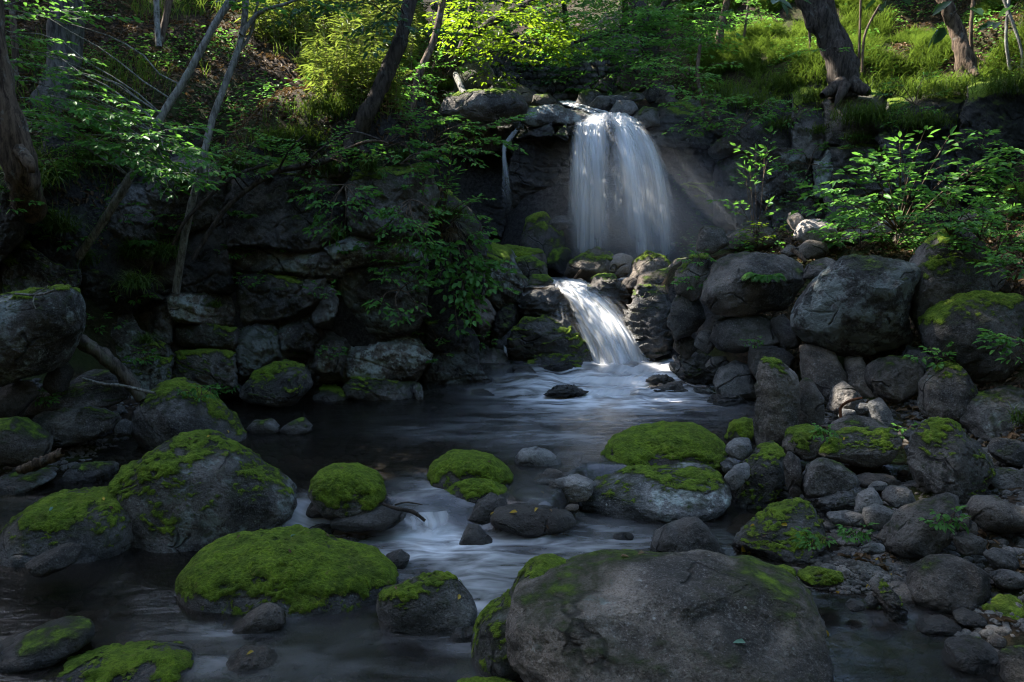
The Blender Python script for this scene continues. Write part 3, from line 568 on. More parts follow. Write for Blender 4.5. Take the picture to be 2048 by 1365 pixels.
R("1802,590 1815,550 1850,495 1890,460 1930,453 1980,490 2012,530 1980,570 1900,602 1850,628 1836,660 1812,645", 7.9, "peaked boulder with dark moss right of the huge lichen boulder", m=.2, l=.5, t=.5, a=.3, lum=.8, grp=g, lvl=6, moss_shell=True)
R("1833,672 1850,640 1900,600 1960,580 2060,590 2075,700 2000,745 1950,768 1870,745 1840,705", 7.5, "large moss hung boulder at the right picture edge under the peaked boulder", m=.2, l=.5, t=.5, a=.2, lum=.8, grp=g, lvl=6, moss_shell=True)
R("1400,605 1415,560 1430,520 1500,503 1570,510 1614,530 1602,562 1562,622 1480,635 1418,630", 8.8, "broad brown boulder under a fern, left of the huge lichen boulder", m=-.02, l=.4, t=.75, a=.3, grp=g, lvl=6, moss_shell=False)
R("1348,592 1348,540 1375,513 1420,508 1432,530 1412,582 1380,604", 9.2, "mossy cheeked boulder at the left end of the rock pile beside the cascade", m=.12, l=.4, t=.6, a=.3, grp=g, moss_shell=True)
R("1333,642 1340,600 1360,588 1402,595 1412,622 1382,662 1345,682", 9.2, "cracked dark rock below the mossy cheeked boulder", m=-.2, l=.3, t=.4, lum=.7, a=.5, grp=g)
R("1418,682 1440,640 1500,622 1560,630 1592,662 1572,692 1500,707 1440,703", 8.7, "flat dark boulder lying under the broad brown boulder", m=-.1, l=.35, t=.4, lum=.75, a=.4, grp=g)
R("1540,642 1570,628 1602,660 1602,692 1560,703", 8.5, "dark rock filling the gap left of the huge lichen boulder", m=-.5, l=.2, t=.3, lum=.6, a=.4, grp=g)
R("1388,692 1400,660 1425,663 1432,690 1412,708", 8.9, "oval grey stone in the dark gap of the rock pile", m=-.6, l=.4, t=.2, a=.1, grp=g)
R("1345,700 1352,672 1385,665 1395,700 1370,720", 9.2, "reddish brown block at the end of the cascade pool", m=-.5, l=.2, t=1, lum=.9, a=.5, grp=g)
R("1425,765 1440,735 1480,720 1514,732 1518,795 1450,812", 8.5, "grey waterside rock left of the tall standing rock", m=-.3, l=.3, t=.2, a=.4, lum=.9, grp=g)
R("1410,735 1425,715 1455,712 1462,740 1430,752", 8.7, "rounded purple grey rock above the waterside rock", m=-.4, l=.25, t=.4, a=.2, grp=g)
R("1495,745 1500,700 1560,690 1590,720 1590,770 1520,780", 8.3, "dark wall of rock behind the tall standing rock", m=-.5, l=.2, t=.4, lum=.5, a=.5, grp=g)
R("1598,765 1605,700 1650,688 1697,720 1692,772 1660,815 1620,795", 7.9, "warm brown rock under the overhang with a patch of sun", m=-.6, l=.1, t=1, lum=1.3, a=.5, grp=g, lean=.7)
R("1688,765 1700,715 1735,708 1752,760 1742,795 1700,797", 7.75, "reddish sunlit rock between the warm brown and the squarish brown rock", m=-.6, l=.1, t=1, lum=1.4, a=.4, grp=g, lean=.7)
R("1728,762 1735,720 1770,710 1830,730 1850,760 1842,792 1802,825 1745,805", 7.5, "squarish brown boulder below the huge lichen boulder", m=-.02, l=.35, t=.8, a=.45, grp=g, moss_shell=False)
R("1653,823 1670,780 1695,762 1732,790 1732,828 1690,840", 7.3, "pointed grey rock below the sunlit rocks", m=-.3, l=.3, t=.5, a=.35, grp=g)
R("1730,838 1740,800 1770,795 1792,810 1792,855 1760,866", 7.15, "blue grey block of stone among pebbles", m=-.6, l=.2, t=0, lum=1.05, a=.4, grp=g)
R("1698,818 1720,803 1740,808 1738,826 1712,830", 7.2, "small pale blue stone behind the red brown twig", m=-.6, l=.2, t=0, lum=1.2, grp=g)
R("1676,838 1690,818 1712,820 1714,842 1690,846", 7.1, "small blue stone at the foot of the pointed grey rock", m=-.6, l=.2, t=0, grp=g)
R("1833,832 1850,770 1890,730 1930,725 1957,770 1942,822 1882,856 1845,856", 7.15, "egg shaped boulder with moss on its right shoulder", m=.08, l=.45, t=.7, a=.1, grp=g, lvl=6, moss_shell=True)
R("1900,835 1960,790 2065,770 2075,855 2000,890 1930,878", 6.9, "sloping lichened boulder at the right edge below the leaf litter", m=.02, l=.6, t=.3, a=.3, lum=.85, grp=g, lvl=6)
R("1800,720 1830,690 1900,740 1890,780 1850,790", 7.6, "shaded grey rock behind the egg shaped boulder", m=-.2, l=.2, t=.2, lum=.6, grp=g)
g = "rocks on the right terrace"
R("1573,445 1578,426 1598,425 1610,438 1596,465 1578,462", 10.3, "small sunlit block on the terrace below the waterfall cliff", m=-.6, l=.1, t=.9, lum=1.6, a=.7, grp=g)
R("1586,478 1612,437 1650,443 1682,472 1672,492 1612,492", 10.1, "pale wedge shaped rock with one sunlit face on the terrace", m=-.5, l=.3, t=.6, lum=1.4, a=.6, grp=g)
R("1393,485 1400,460 1420,452 1447,465 1458,492 1422,510 1390,505", 10.2, "brown pointed rock at the left end of the terrace", m=.05, l=.3, t=.6, a=.3, grp=g)
R("1448,478 1500,452 1545,460 1562,487 1500,504 1460,500", 10.6, "low brown rock behind the terrace seedling", m=.05, l=.2, t=.7, a=.3, grp=g)
R("1678,483 1690,460 1730,455 1762,470 1742,494", 10.2, "low mossy rock behind the terrace right of the pale wedge", m=.0, l=.3, t=.3, a=.2, grp=g)
R("1738,462 1760,440 1800,440 1822,460 1790,480 1750,474", 10.0, "smooth grey rock under the bright shrub", m=-.3, l=.3, t=.3, a=.3, lum=1.1, grp=g)
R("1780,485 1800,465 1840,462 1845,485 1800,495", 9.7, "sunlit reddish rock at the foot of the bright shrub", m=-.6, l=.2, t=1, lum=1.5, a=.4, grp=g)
R("1588,505 1620,480 1650,485 1658,508 1610,520", 9.8, "flat reddish stone on the terrace in front of the pale wedge", m=-.5, l=.1, t=1, lum=1.1, a=.3, grp=g)
R("1560,505 1580,490 1600,495 1600,512 1570,515", 9.6, "small round stone on the terrace edge above the broad brown boulder", m=-.6, l=.1, t=.8, grp=g)
R("1915,445 1980,415 2055,410 2065,445 1960,460", 9.7, "flat grey rock high at the right edge behind the leafy ground cover", m=-.1, l=.3, t=.3, a=.2, grp=g)
R("2005,400 2025,372 2065,365 2070,410 2030,415", 9.4, "mossy lump at the right picture edge above the flat grey rock", m=.5, l=.1, lum=.9, grp=g, moss_shell=True)
R("1600,560 1615,530 1650,515 1690,525 1640,560", 8.7, "flat shelf of rock between the broad brown and the huge lichen boulder", m=-.1, l=.3, t=.7, a=.3, grp=g)
g = "rocks around the plunge pool"
R("985,522 990,493 1040,490 1085,499 1094,530 1060,552 1000,555", 11.6, "flat topped mossy boulder at the left edge of the plunge pool", m=.38, l=.1, t=.7, a=.25, grp=g, e=.7)
R("1012,552 1025,515 1060,510 1092,530 1096,560 1050,568", 11.2, "rounded mossy boulder in front of the flat topped one at the plunge pool", m=.38, l=.1, t=.6, a=.1, grp=g)
R("1000,575 1005,545 1025,540 1045,560 1040,585 1015,590", 10.8, "mossy stone stepping down left of the cascade lip", m=.4, l=.1, t=.6, a=.2, grp=g, moss_shell=True)
R("1050,575 1065,550 1095,548 1108,563 1100,578", 10.9, "low mossy stone at the lip of the cascade", m=.4, l=.1, t=.5, a=.2, grp=g)
R("1127,556 1140,525 1180,500 1200,494 1232,510 1227,543 1180,565", 11.4, "brown boulder with a mossy peak in front of the waterfall foot", m=.12, l=.1, t=.9, a=.45, grp=g, moss_shell=True)
R("1205,550 1220,515 1245,506 1267,515 1262,548 1225,560", 11.3, "pinkish knobbly boulder between two mossy ones below the waterfall", m=-.5, l=.3, t=.9, lum=1.5, a=.5, grp=g)
R("1252,562 1265,525 1295,502 1330,514 1347,533 1322,555 1265,566", 11.2, "rounded boulder with moss on both shoulders right of the pinkish one", m=.12, l=.2, t=.8, a=.25, grp=g, moss_shell=True)
R("1180,560 1195,547 1225,546 1235,560 1205,568", 11.0, "small mossy stone at the foot of the pinkish boulder", m=.4, l=.1, grp=g)
R("1268,590 1280,550 1340,535 1355,560 1345,602 1290,606", 10.6, "long pale brown boulder above the layered ledge right of the cascade", m=.0, l=.2, t=.9, lum=1.3, a=.2, grp=g)
R("1240,580 1250,556 1275,555 1280,580 1258,588", 10.8, "small brown stone beside the long pale brown boulder", m=-.4, l=.1, t=.9, grp=g)
R("1335,540 1350,520 1380,515 1385,545 1350,560", 10.9, "grey rock right of the waterfall foot boulders", m=.1, l=.2, t=.7, grp=g)
R("1090,530 1105,500 1135,495 1150,530 1125,548", 12.0, "dark green mossy wedge of rock at the back of the plunge pool", m=.45, l=.1, lum=.6, w=.4, a=.4, grp=g)
R("1040,500 1060,440 1090,425 1130,470 1135,530 1080,540", 12.3, "large slanting rock with dark moss left of the waterfall foot", m=.35, l=.1, lum=.6, w=.3, a=.4, grp=g, moss_shell=True)
R("1095,445 1115,430 1145,432 1150,455 1115,462", 12.2, "shiny wet ledge stone beside the waterfall foot", m=-.6, l=.1, w=1, lum=.8, a=.6, grp=g)
g = "wet layered ledges beside the cascade"
k_ = dict(w=.8, lum=.55, a=.5, strata=1.0, rough=1.1)
R("1165,585 1195,552 1250,558 1262,585 1255,615 1195,612", 10.6, "mossy layered ledge splitting the cascade lip on its right", m=.05, l=.1, grp=g, **{**k_, 'w': .4, 'lum': .8})
R("1240,660 1262,590 1340,585 1352,650 1345,712 1290,722", 10.1, "tall dark layered rock right of the cascade", m=-.1, l=.1, grp=g, lvl=6, **k_)
R("1262,600 1275,568 1330,570 1345,600 1335,625 1280,625", 10.3, "green banded ledge on top of the tall dark layered rock", m=.15, l=.2, grp=g, moss_shell=False, **{**k_, 'w': .3, 'lum': .9})
R("1028,612 1045,568 1110,566 1150,600 1160,640 1110,655 1040,648", 10.5, "shiny dark layered ledge left of the cascade lip", m=-.15, l=.05, grp=g, lvl=6, **k_)
R("1008,690 1040,640 1085,626 1135,636 1180,690 1190,735 1060,742 1015,715", 10.0, "broad wet ledge with moss left of the cascade", m=.10, l=.1, grp=g, lvl=6, moss_shell=True, **k_)
R("1045,742 1085,706 1150,700 1190,718 1195,745 1150,760 1075,760", 9.65, "low mossy ledge with fallen leaves at the foot of the cascade", m=.08, l=.15, grp=g, moss_shell=True, **k_)
R("1000,770 1020,735 1062,730 1085,755 1060,785", 9.4, "dark rounded rock left of the cascade foot", m=-.3, l=.1, grp=g, w=.5, lum=.55, a=.3)
R("1085,798 1115,776 1150,768 1178,782 1165,800", 8.6, "black wet rock in the riffle below the cascade", m=-.5, l=0, grp=g, **k_)
R("1290,762 1305,750 1335,748 1350,760 1325,770", 9.0, "low dark rock under the right side of the cascade foot", m=-.5, l=0, grp=g, **k_)
R("1330,785 1345,718 1400,703 1442,730 1435,800 1360,800", 9.2, "wet layered rock between the cascade pool and the bank", m=-.05, l=.2, grp=g, lvl=6, **{**k_, 'lum': .8})
R("1295,805 1305,775 1350,762 1425,778 1440,812 1370,818", 8.75, "low shiny ledge running into the pool right of the riffle", m=-.2, l=.1, grp=g, **{**k_, 'lum': .9, 'w': 1.0})
R("1408,835 1420,790 1460,785 1515,800 1515,845 1450,850", 8.3, "black waterline ledge left of the tall standing rock", m=-.5, l=0, grp=g, **k_)
R("1060,672 1045,655 1000,650 990,690 1000,720 1030,725", 10.2, "dark wet rock with a thin trickle left of the broad wet ledge", m=-.3, l=.05, grp=g, w=.8, lum=.5, a=.5)
R("880,812 905,785 960,776 1010,790 1000,812 930,818", 8.75, "low wet rock on the left shore of the riffle", m=-.1, l=.2, grp=g, w=.5, lum=.6, a=.4)
R("985,800 1010,772 1055,768 1085,785 1070,806 1020,812", 8.9, "flat dark green rock at the water on the left of the riffle", m=.05, l=.1, grp=g, w=.5, lum=.6, a=.3)
R("905,788 930,765 980,760 1005,775 980,795 930,797", 9.1, "leaf strewn wet rock above the shore left of the riffle", m=-.2, l=.1, grp=g, w=.4, lum=.55, a=.4)
# ---- the waterfall cliff
cliff = empty("rock_cliff", tuple(W(1150, 500, 12.9)))
tag(cliff, "dark wet rock wall behind and left of the tall waterfall", "cliff", "rock cliffs")
CLIFFS = {}
def B(par, poly, Y, **k): CLIFFS.setdefault(par, []).append((parse(poly), Y, k))
def build_cliff(par, seed, step=2.0, strata=0.0, R_=11.0, rec=.13):
    """one continuous fractured rock face; every traced block has its own plane, cracks run between them"""
    bl = CLIFFS[par]; rg = np.random.RandomState(seed); al = np.concatenate([p for p, _, _ in bl]); lo = al.min(0) - 34; hi = al.max(0) + 34
    us = np.arange(lo[0], hi[0], step); vs_ = np.arange(lo[1], hi[1], step); PX, PY = np.meshgrid(us, vs_); sh = PX.shape; px = PX.ravel(); py = PY.ravel(); n = len(px)
    q2 = np.stack([px / 46, py / 46, 0 * px + seed], 1); wx = px + 5 * fbm(q2, 4, .6); wy = py + 4 * fbm(q2 + 40, 4, .6)
    best = np.full(n, -1e9); second = np.full(n, -1e9); Yv = np.full(n, 10.0); at = np.zeros((n, 5))
    for p, Y, k in bl:
        c = p.mean(0); p = c + (p - c) * 1.05; i = np.where((wx > p[:, 0].min() - 60) & (wx < p[:, 0].max() + 60) & (wy > p[:, 1].min() - 60) & (wy < p[:, 1].max() + 60))[0]
        x, y = wx[i], wy[i]; dmin = np.full(len(i), 1e9); ins = np.zeros(len(i), bool)
        for (x1, y1), (x2, y2) in zip(p, np.roll(p, -1, 0)):
            ex, ey = x2 - x1, y2 - y1; t = np.clip(((x - x1) * ex + (y - y1) * ey) / (ex * ex + ey * ey + 1e-9), 0, 1)
            dmin = np.minimum(dmin, np.hypot(x - x1 - t * ex, y - y1 - t * ey)); ins ^= ((y1 > y) != (y2 > y)) & (x < ex * (y - y1) / (ey + 1e-9) + x1)
        sd = np.where(ins, dmin, -dmin); m_ = Y / RES_F; tx, ty = rg.uniform(-.45, .45), rg.uniform(-.05, .5); fl = unit(rg.normal(size=2)); bend = rg.uniform(.2, .8); off = rg.uniform(-.2, .2)
        X_ = (px[i] - c[0]) * m_; Z_ = (c[1] - py[i]) * m_
        y0 = Y + X_ * tx + Z_ * ty + bend * np.maximum(0, X_ * fl[0] + Z_ * fl[1] - off * .5) + rg.uniform(-.05, .05)
        up = sd > best[i]; j = i[up]; second[j] = best[j]; best[j] = sd[up]; Yv[j] = y0[up]
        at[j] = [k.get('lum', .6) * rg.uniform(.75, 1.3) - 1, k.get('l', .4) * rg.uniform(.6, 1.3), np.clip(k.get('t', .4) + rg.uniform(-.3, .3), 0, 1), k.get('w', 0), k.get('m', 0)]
        o = i[~up]; second[o] = np.maximum(second[o], sd[~up])
    out = np.clip(-best, 0, None); crk = 1 - sstep(0, R_, best)
    Yv = Yv + rec * crk ** 1.5 + .05 * (1 - sstep(0, 34, best)) + (out / 26) ** 1.6 * .9
    w3 = np.stack([(px - 1024) / RES_F * 9, (682 - py) / RES_F * 9, Yv * .5], 1)
    rid = np.abs(fbm(w3 * 2.6 + seed, 4, .55)); Yv = Yv + .075 * (rid - .3) + .035 * fbm(w3 * 7 + 5, 4, .62)
    ln = np.abs(perlin(w3 * np.array([1.6, 2.6, 1]) + seed * 3.1)); Yv = Yv + .025 * np.exp(-(ln / .03) ** 2)
    if strata:
        f = (w3[:, 1] + .2 * w3[:, 0]) / .085 + .9 * fbm(w3 * 1.6, 3); Yv = Yv + strata * .045 * ((f - np.floor(f)) ** 1.4 - .5)
    d = np.stack([(px - 1024) / RES_F, 0 * px, 0 * px], 1) + F_ + U_ * ((682.5 - py) / RES_F)[:, None]; V = np.array([0, 0, CAM_H]) + d * (Yv / d[:, 1])[:, None]
    ix = np.arange(n).reshape(sh); Fq = np.stack([ix[:-1, :-1], ix[1:, :-1], ix[1:, 1:], ix[:-1, 1:]], -1).reshape(-1, 4)
    Fq = Fq[(best[Fq] > -26).all(1)]; used, inv = np.unique(Fq, return_inverse=True); Fq = inv.reshape(-1, 4); V = V[used]; at = at[used]; w3 = w3[used]
    T = np.concatenate([Fq[:, [0, 1, 2]], Fq[:, [0, 2, 3]]]); N = vnormals(V, T)
    moss = N[:, 2] * .75 + .40 * fbm(w3 * 1.5 + 3, 3) + .16 * fbm(w3 * 6, 2) + at[:, 4] - .62
    loc = np.array(par.location)
    o = link("rock_face", make_mesh("rock_face", V - loc, T, {"moss": moss, "vary": at[:, 0], "lich": at[:, 1], "tonev": at[:, 2], "wetl": at[:, 3]}), M_ROCK, par)
    o["tone"] = 0.0; o["lichen"] = 0.0; o["wet"] = 0.0; o["lum"] = 1.0
    v, f, mm = shell(V - loc, T, N, moss, 1, w3, 0, thick=.012, lo=.10)
    ids = patches(f, len(v)); k = np.isin(ids, [i for i, c_ in zip(*np.unique(ids, return_counts=True)) if c_ > 150]); f = f[k]
    if len(f):
        for i in np.unique(ids[k]):
            ff = f[ids[k] == i]; used, inv = np.unique(ff, return_inverse=True); link("moss", make_mesh("moss", v[used], inv.reshape(-1, 3), {"cover": mm[used]}), M_MOSS, o)
wk = dict(w=.55, lum=.55, l=.05, t=.3, strata=.7)
B(cliff, "1010,400 1020,300 1050,260 1120,245 1150,300 1155,420 1100,450 1030,440", 12.7, m=-.05, lvl=6, **wk)
B(cliff, "1020,280 1060,250 1110,244 1150,258 1155,290 1100,300", 12.4, m=.22, moss_shell=True, **wk)
B(cliff, "1000,520 1005,420 1060,400 1140,410 1150,500 1120,540", 12.9, m=-.2, **wk)
B(cliff, "1130,520 1130,260 1180,228 1250,228 1300,265 1345,360 1350,520", 12.85, m=-.5, lvl=6, D=.45, **wk)
B(cliff, "1150,300 1160,255 1200,232 1250,236 1280,262 1290,310 1220,330", 12.55, m=-.5, D=.6, **{**wk, 'a': .2})
B(cliff, "1320,520 1325,360 1380,330 1450,360 1480,470 1440,540", 12.6, m=.42, lvl=6, **wk)
B(cliff, "1285,380 1270,300 1320,270 1400,280 1440,310 1440,380 1380,400", 12.8, m=-.3, lvl=6, **{**wk, 't': .9, 'w': .25})
B(cliff, "1285,300 1290,255 1330,224 1400,228 1435,262 1430,300 1350,315", 12.7, m=-.05, lvl=6, **{**wk, 'w': .6, 'lum': .8, 'l': .5})
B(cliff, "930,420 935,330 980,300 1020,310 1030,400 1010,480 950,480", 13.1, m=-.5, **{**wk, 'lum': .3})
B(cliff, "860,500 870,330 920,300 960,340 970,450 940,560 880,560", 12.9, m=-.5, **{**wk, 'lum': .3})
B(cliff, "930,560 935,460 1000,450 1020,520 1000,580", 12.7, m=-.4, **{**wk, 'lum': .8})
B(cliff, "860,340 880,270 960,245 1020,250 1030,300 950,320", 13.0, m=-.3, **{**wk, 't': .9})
g = "boulders above the waterfall"
R("878,240 890,200 930,183 985,178 1030,188 1057,215 1042,243 980,255 900,255", 12.6, "big mossy slab boulder overhanging left of the waterfall top", m=.18, l=.5, t=.7, a=.35, grp=g, lvl=6, moss_shell=True)
R("900,172 915,135 950,120 978,122 990,150 988,172 950,182", 14.2, "squarish brown boulder standing on the slope left above the waterfall", m=.1, l=.3, t=.9, a=.5, grp=g)
R("905,190 910,150 940,140 972,150 975,178 940,195", 13.8, "lower brown boulder in front of the squarish one above the waterfall", m=.1, l=.3, t=.9, a=.5, grp=g)
R("975,195 985,168 1030,163 1060,178 1066,208 1035,215 1000,212", 13.4, "rounded brown boulder with mossy top right of the big slab boulder", m=.16, l=.3, t=.8, a=.3, grp=g, moss_shell=True)
R("1062,210 1068,190 1095,186 1113,205 1095,216", 13.6, "small dark boulder with moss beside the upper stream", m=.2, l=.1, lum=.6, a=.3, grp=g)
R("1040,245 1055,213 1115,208 1165,226 1185,240 1150,254 1070,256", 12.7, "flat lichen spotted rock shelf at the waterfall lip, left side", m=-.05, l=.7, t=.4, w=.3, a=.3, grp=g)
R("1150,212 1160,188 1185,178 1205,184 1208,203 1180,220", 13.5, "mossy pointed rock on the right of the upper stream", m=.3, l=.1, a=.35, grp=g)
R("1172,217 1195,195 1235,190 1258,200 1245,226 1200,228", 13.1, "dark shiny rock in the middle of the waterfall lip", m=-.2, l=.2, w=.8, lum=.6, a=.4, grp=g)
R("1215,230 1235,200 1268,204 1280,232 1250,244", 12.9, "pale wet block at the right of the waterfall lip", m=-.5, l=.3, w=.9, lum=1.0, a=.6, grp=g)
R("1225,205 1240,184 1285,183 1290,200 1255,210", 13.4, "moss topped rock above the pale wet block", m=.25, l=.1, a=.3, grp=g)
R("1232,180 1262,130 1285,118 1305,150 1300,182 1260,193", 14.2, "tall pointed brown rock under a tree right above the waterfall", m=-.2, l=.2, t=.9, lum=.8, a=.5, grp=g)
R("1188,180 1200,160 1225,155 1240,175 1225,190", 14.2, "grey rock left of the tall pointed brown rock", m=.0, l=.3, t=.4, a=.4, grp=g)
R("1262,240 1290,212 1320,222 1318,250 1285,258", 12.75, "dark rock with moss at the right shoulder of the waterfall", m=.15, l=.2, w=.4, a=.4, grp=g)
R("1283,190 1305,158 1328,165 1325,200 1300,208", 13.6, "upright slab leaning right of the tall pointed brown rock", m=-.2, l=.3, t=.7, a=.5, grp=g)
R("1312,205 1325,170 1348,172 1352,206 1330,214", 13.3, "reddish upright rock at the end of the row above the waterfall", m=-.2, l=.3, t=1, a=.5, grp=g)
# ---- dry stone wall far behind the waterfall
swall = empty("stone_wall", tuple(W(1100, 190, 17.0))); tag(swall, "dark retaining wall of round stones half hidden by leaves behind the waterfall", "stone wall")
rw = random.Random(5); vs, fs, ms, n0 = [], [], [], 0
ivs, ifs = ico(3)
for r in range(11):
    for c in range(24):
        p = W(985 + c * 17 + rw.uniform(-5, 5) + (r % 2) * 8, 205 - r * 13 + rw.uniform(-3, 3), 17.0 + r * .08)
        s = np.array([rw.uniform(.085, .115), .10, rw.uniform(.065, .09)]); v = ivs * (1 + .16 * fbm(ivs * 1.3 + (r * 24 + c) * 3.1, 2)[:, None]) * s + p
        vs.append(v); fs.append(ifs + n0); ms.append(ivs[:, 2] * .5 - .25); n0 += len(v)
ob = link("stones", make_mesh("stones", np.concatenate(vs) - np.array(swall.location), np.concatenate(fs), {"moss": np.concatenate(ms)}), M_ROCK, swall)
ob["tone"] = .5; ob["lichen"] = .1; ob["lum"] = .8; ob["wet"] = 0.0
# ---- left cliff
lcl = empty("rock_cliff", tuple(W(650, 800, 8.8))); tag(lcl, "cracked dark outcrop with lichen rising from the left side of the pool", "cliff", "rock cliffs")
L = dict(l=.65, t=.4, lum=1.15)
B(lcl, "452,500 448,410 470,360 530,338 600,340 660,358 695,400 690,470 620,505 520,495", 8.9, m=-.15, lvl=7, **{**L, 'l': .3, 'lum': .9})
B(lcl, "466,545 464,485 520,490 620,505 695,490 690,560 560,550", 8.85, m=-.3, lvl=6, **{**L, 'lum': .9})
B(lcl, "470,560 478,545 545,548 600,560 645,560 645,602 580,642 478,648", 8.75, m=.0, lvl=6, **L)
B(lcl, "688,405 700,360 760,348 850,340 862,400 855,470 800,488 745,480 700,455", 8.9, m=.08, lvl=7, **{**L, 'l': .7, 'lum': .75})
B(lcl, "648,545 655,495 700,478 790,478 845,490 845,522 770,535 690,540", 8.8, m=-.02, lvl=6, **L)
B(lcl, "672,640 672,575 690,540 760,530 850,522 868,580 850,630 800,672 740,690 690,680", 8.85, m=-.15, lvl=7, **{**L, 'l': .72, 'lum': .7})
B(lcl, "626,660 640,588 668,577 686,605 682,635", 8.6, m=-.2, **{**L, 'l': .7, 'lum': .9})
B(lcl, "472,765 470,680 500,652 545,655 562,670 560,715 510,755", 8.5, m=.0, lvl=6, strata=.8, **{**L, 'lum': .8})
B(lcl, "560,705 556,665 580,648 620,640 645,672 628,712", 8.6, m=-.1, **{**L, 'l': .8, 'lum': .9})
B(lcl, "620,735 628,690 650,668 690,680 700,720 680,750 640,755", 8.65, m=-.1, **L)
B(lcl, "690,760 695,705 740,688 800,680 850,690 872,722 830,760 760,765", 8.75, m=-.15, lvl=6, strata=.4, **{**L, 'l': .6})
B(lcl, "692,800 700,752 745,745 800,758 828,770 828,812 760,818", 8.45, m=.10, lvl=6, moss_shell=True, **L)
B(lcl, "690,750 692,735 740,722 768,742 762,760 720,762", 8.5, m=.05, **{**L, 'l': .6})
B(lcl, "826,812 826,775 848,770 852,800", 8.4, m=.25, **L)
B(lcl, "620,830 622,790 660,780 715,790 720,825", 8.4, m=-.1, w=.4, **{**L, 'lum': .5})
B(lcl, "845,800 848,725 900,690 950,708 990,735 985,775 900,795", 9.0, m=.02, lvl=6, **{**L, 'lum': .5})
B(lcl, "852,700 850,640 900,640 940,665 945,715 900,720", 9.2, m=-.1, **{**L, 'lum': .4})
B(lcl, "865,680 872,655 905,645 925,665 918,690 885,700", 9.0, m=-.3, e=1.0, **{**L, 'l': .6, 'a': .2})
B(lcl, "930,650 920,595 945,580 985,595 992,640 960,668", 9.8, m=-.2, **{**L, 't': .8, 'l': .5})
B(lcl, "965,600 955,540 970,505 1005,520 1040,570 1035,610 1000,625", 10.4, m=.08, moss_shell=True, **{**L, 't': .8})
B(lcl, "850,600 860,440 890,410 930,450 975,520 975,590 920,640 870,640", 9.5, m=.12, lvl=6, **{**L, 'lum': .5})
B(lcl, "990,690 985,640 1010,600 1035,605 1030,660", 10.2, m=.1, **{**L, 'lum': .5})
B(lcl, "940,770 950,715 990,700 1020,730 1010,770", 9.6, m=-.1, w=.4, **{**L, 'lum': .9})
B(lcl, "330,810 338,745 362,705 430,698 472,710 472,780 400,808", 8.3, m=.2, lvl=6, moss_shell=True, **L)
B(lcl, "320,640 330,595 350,578 420,583 470,590 472,655 400,650", 8.7, m=-.05, lvl=6, **{**L, 'l': .6})
B(lcl, "345,700 350,655 400,640 472,655 472,705 420,700", 8.6, m=.0, **{**L, 'l': .6, 'lum': .5})
B(lcl, "255,680 255,610 300,590 345,600 350,690 300,700", 8.6, m=-.3, **{**L, 'lum': .8})
B(lcl, "300,590 310,490 360,450 450,440 465,540 460,590 380,590", 9.0, m=-.3, lvl=6, **{**L, 'lum': .8})
B(lcl, "170,520 180,420 240,370 300,380 320,460 310,560 230,580", 9.0, m=-.3, lvl=6, **{**L, 'lum': .8})
B(lcl, "300,470 290,380 350,340 440,350 460,420 440,460 360,480", 9.1, m=-.2, lvl=6, **{**L, 'lum': .8})
B(lcl, "150,600 160,540 230,540 300,560 330,600 250,640 180,640", 8.4, m=.15, lvl=6, **{**L, 'lum': .4})
B(lcl, "170,690 175,640 260,620 330,650 340,720 260,740", 8.2, m=.1, lvl=6, **{**L, 'lum': .8})
B(lcl, "230,790 240,720 300,700 345,720 350,790 300,820", 8.0, m=.2, **{**L, 'lum': .8})
B(lcl, "70,330 90,270 130,265 145,300 130,340 90,345", 8.7, m=-.2, **{**L, 'lum': .4})
B(lcl, "0,600 0,520 60,490 140,500 170,560 120,610", 7.7, m=.3, lvl=6, **{**L, 'lum': .9})
B(lcl, "-40,520 -40,350 10,335 50,350 55,420 30,480 10,530", 7.3, m=.12, lvl=6, moss_shell=True, **{**L, 'lum': .6, 'l': .6})
B(lcl, "80,560 60,470 100,420 170,430 180,500 150,560", 8.3, m=-.2, **{**L, 'lum': .3})
B(lcl, "500,350 540,322 620,320 680,335 700,360 600,365", 9.3, m=.2, **L)
R("478,800 484,782 510,748 560,724 626,720 622,780 602,812 540,815 490,806", 8.2, "angular boulder with a mossy flat top at the foot of the left outcrop", m=.16, l=.45, t=.4, a=.5, lum=.75, grp="boulders along the left bank", lvl=6, moss_shell=True, lean=.7)
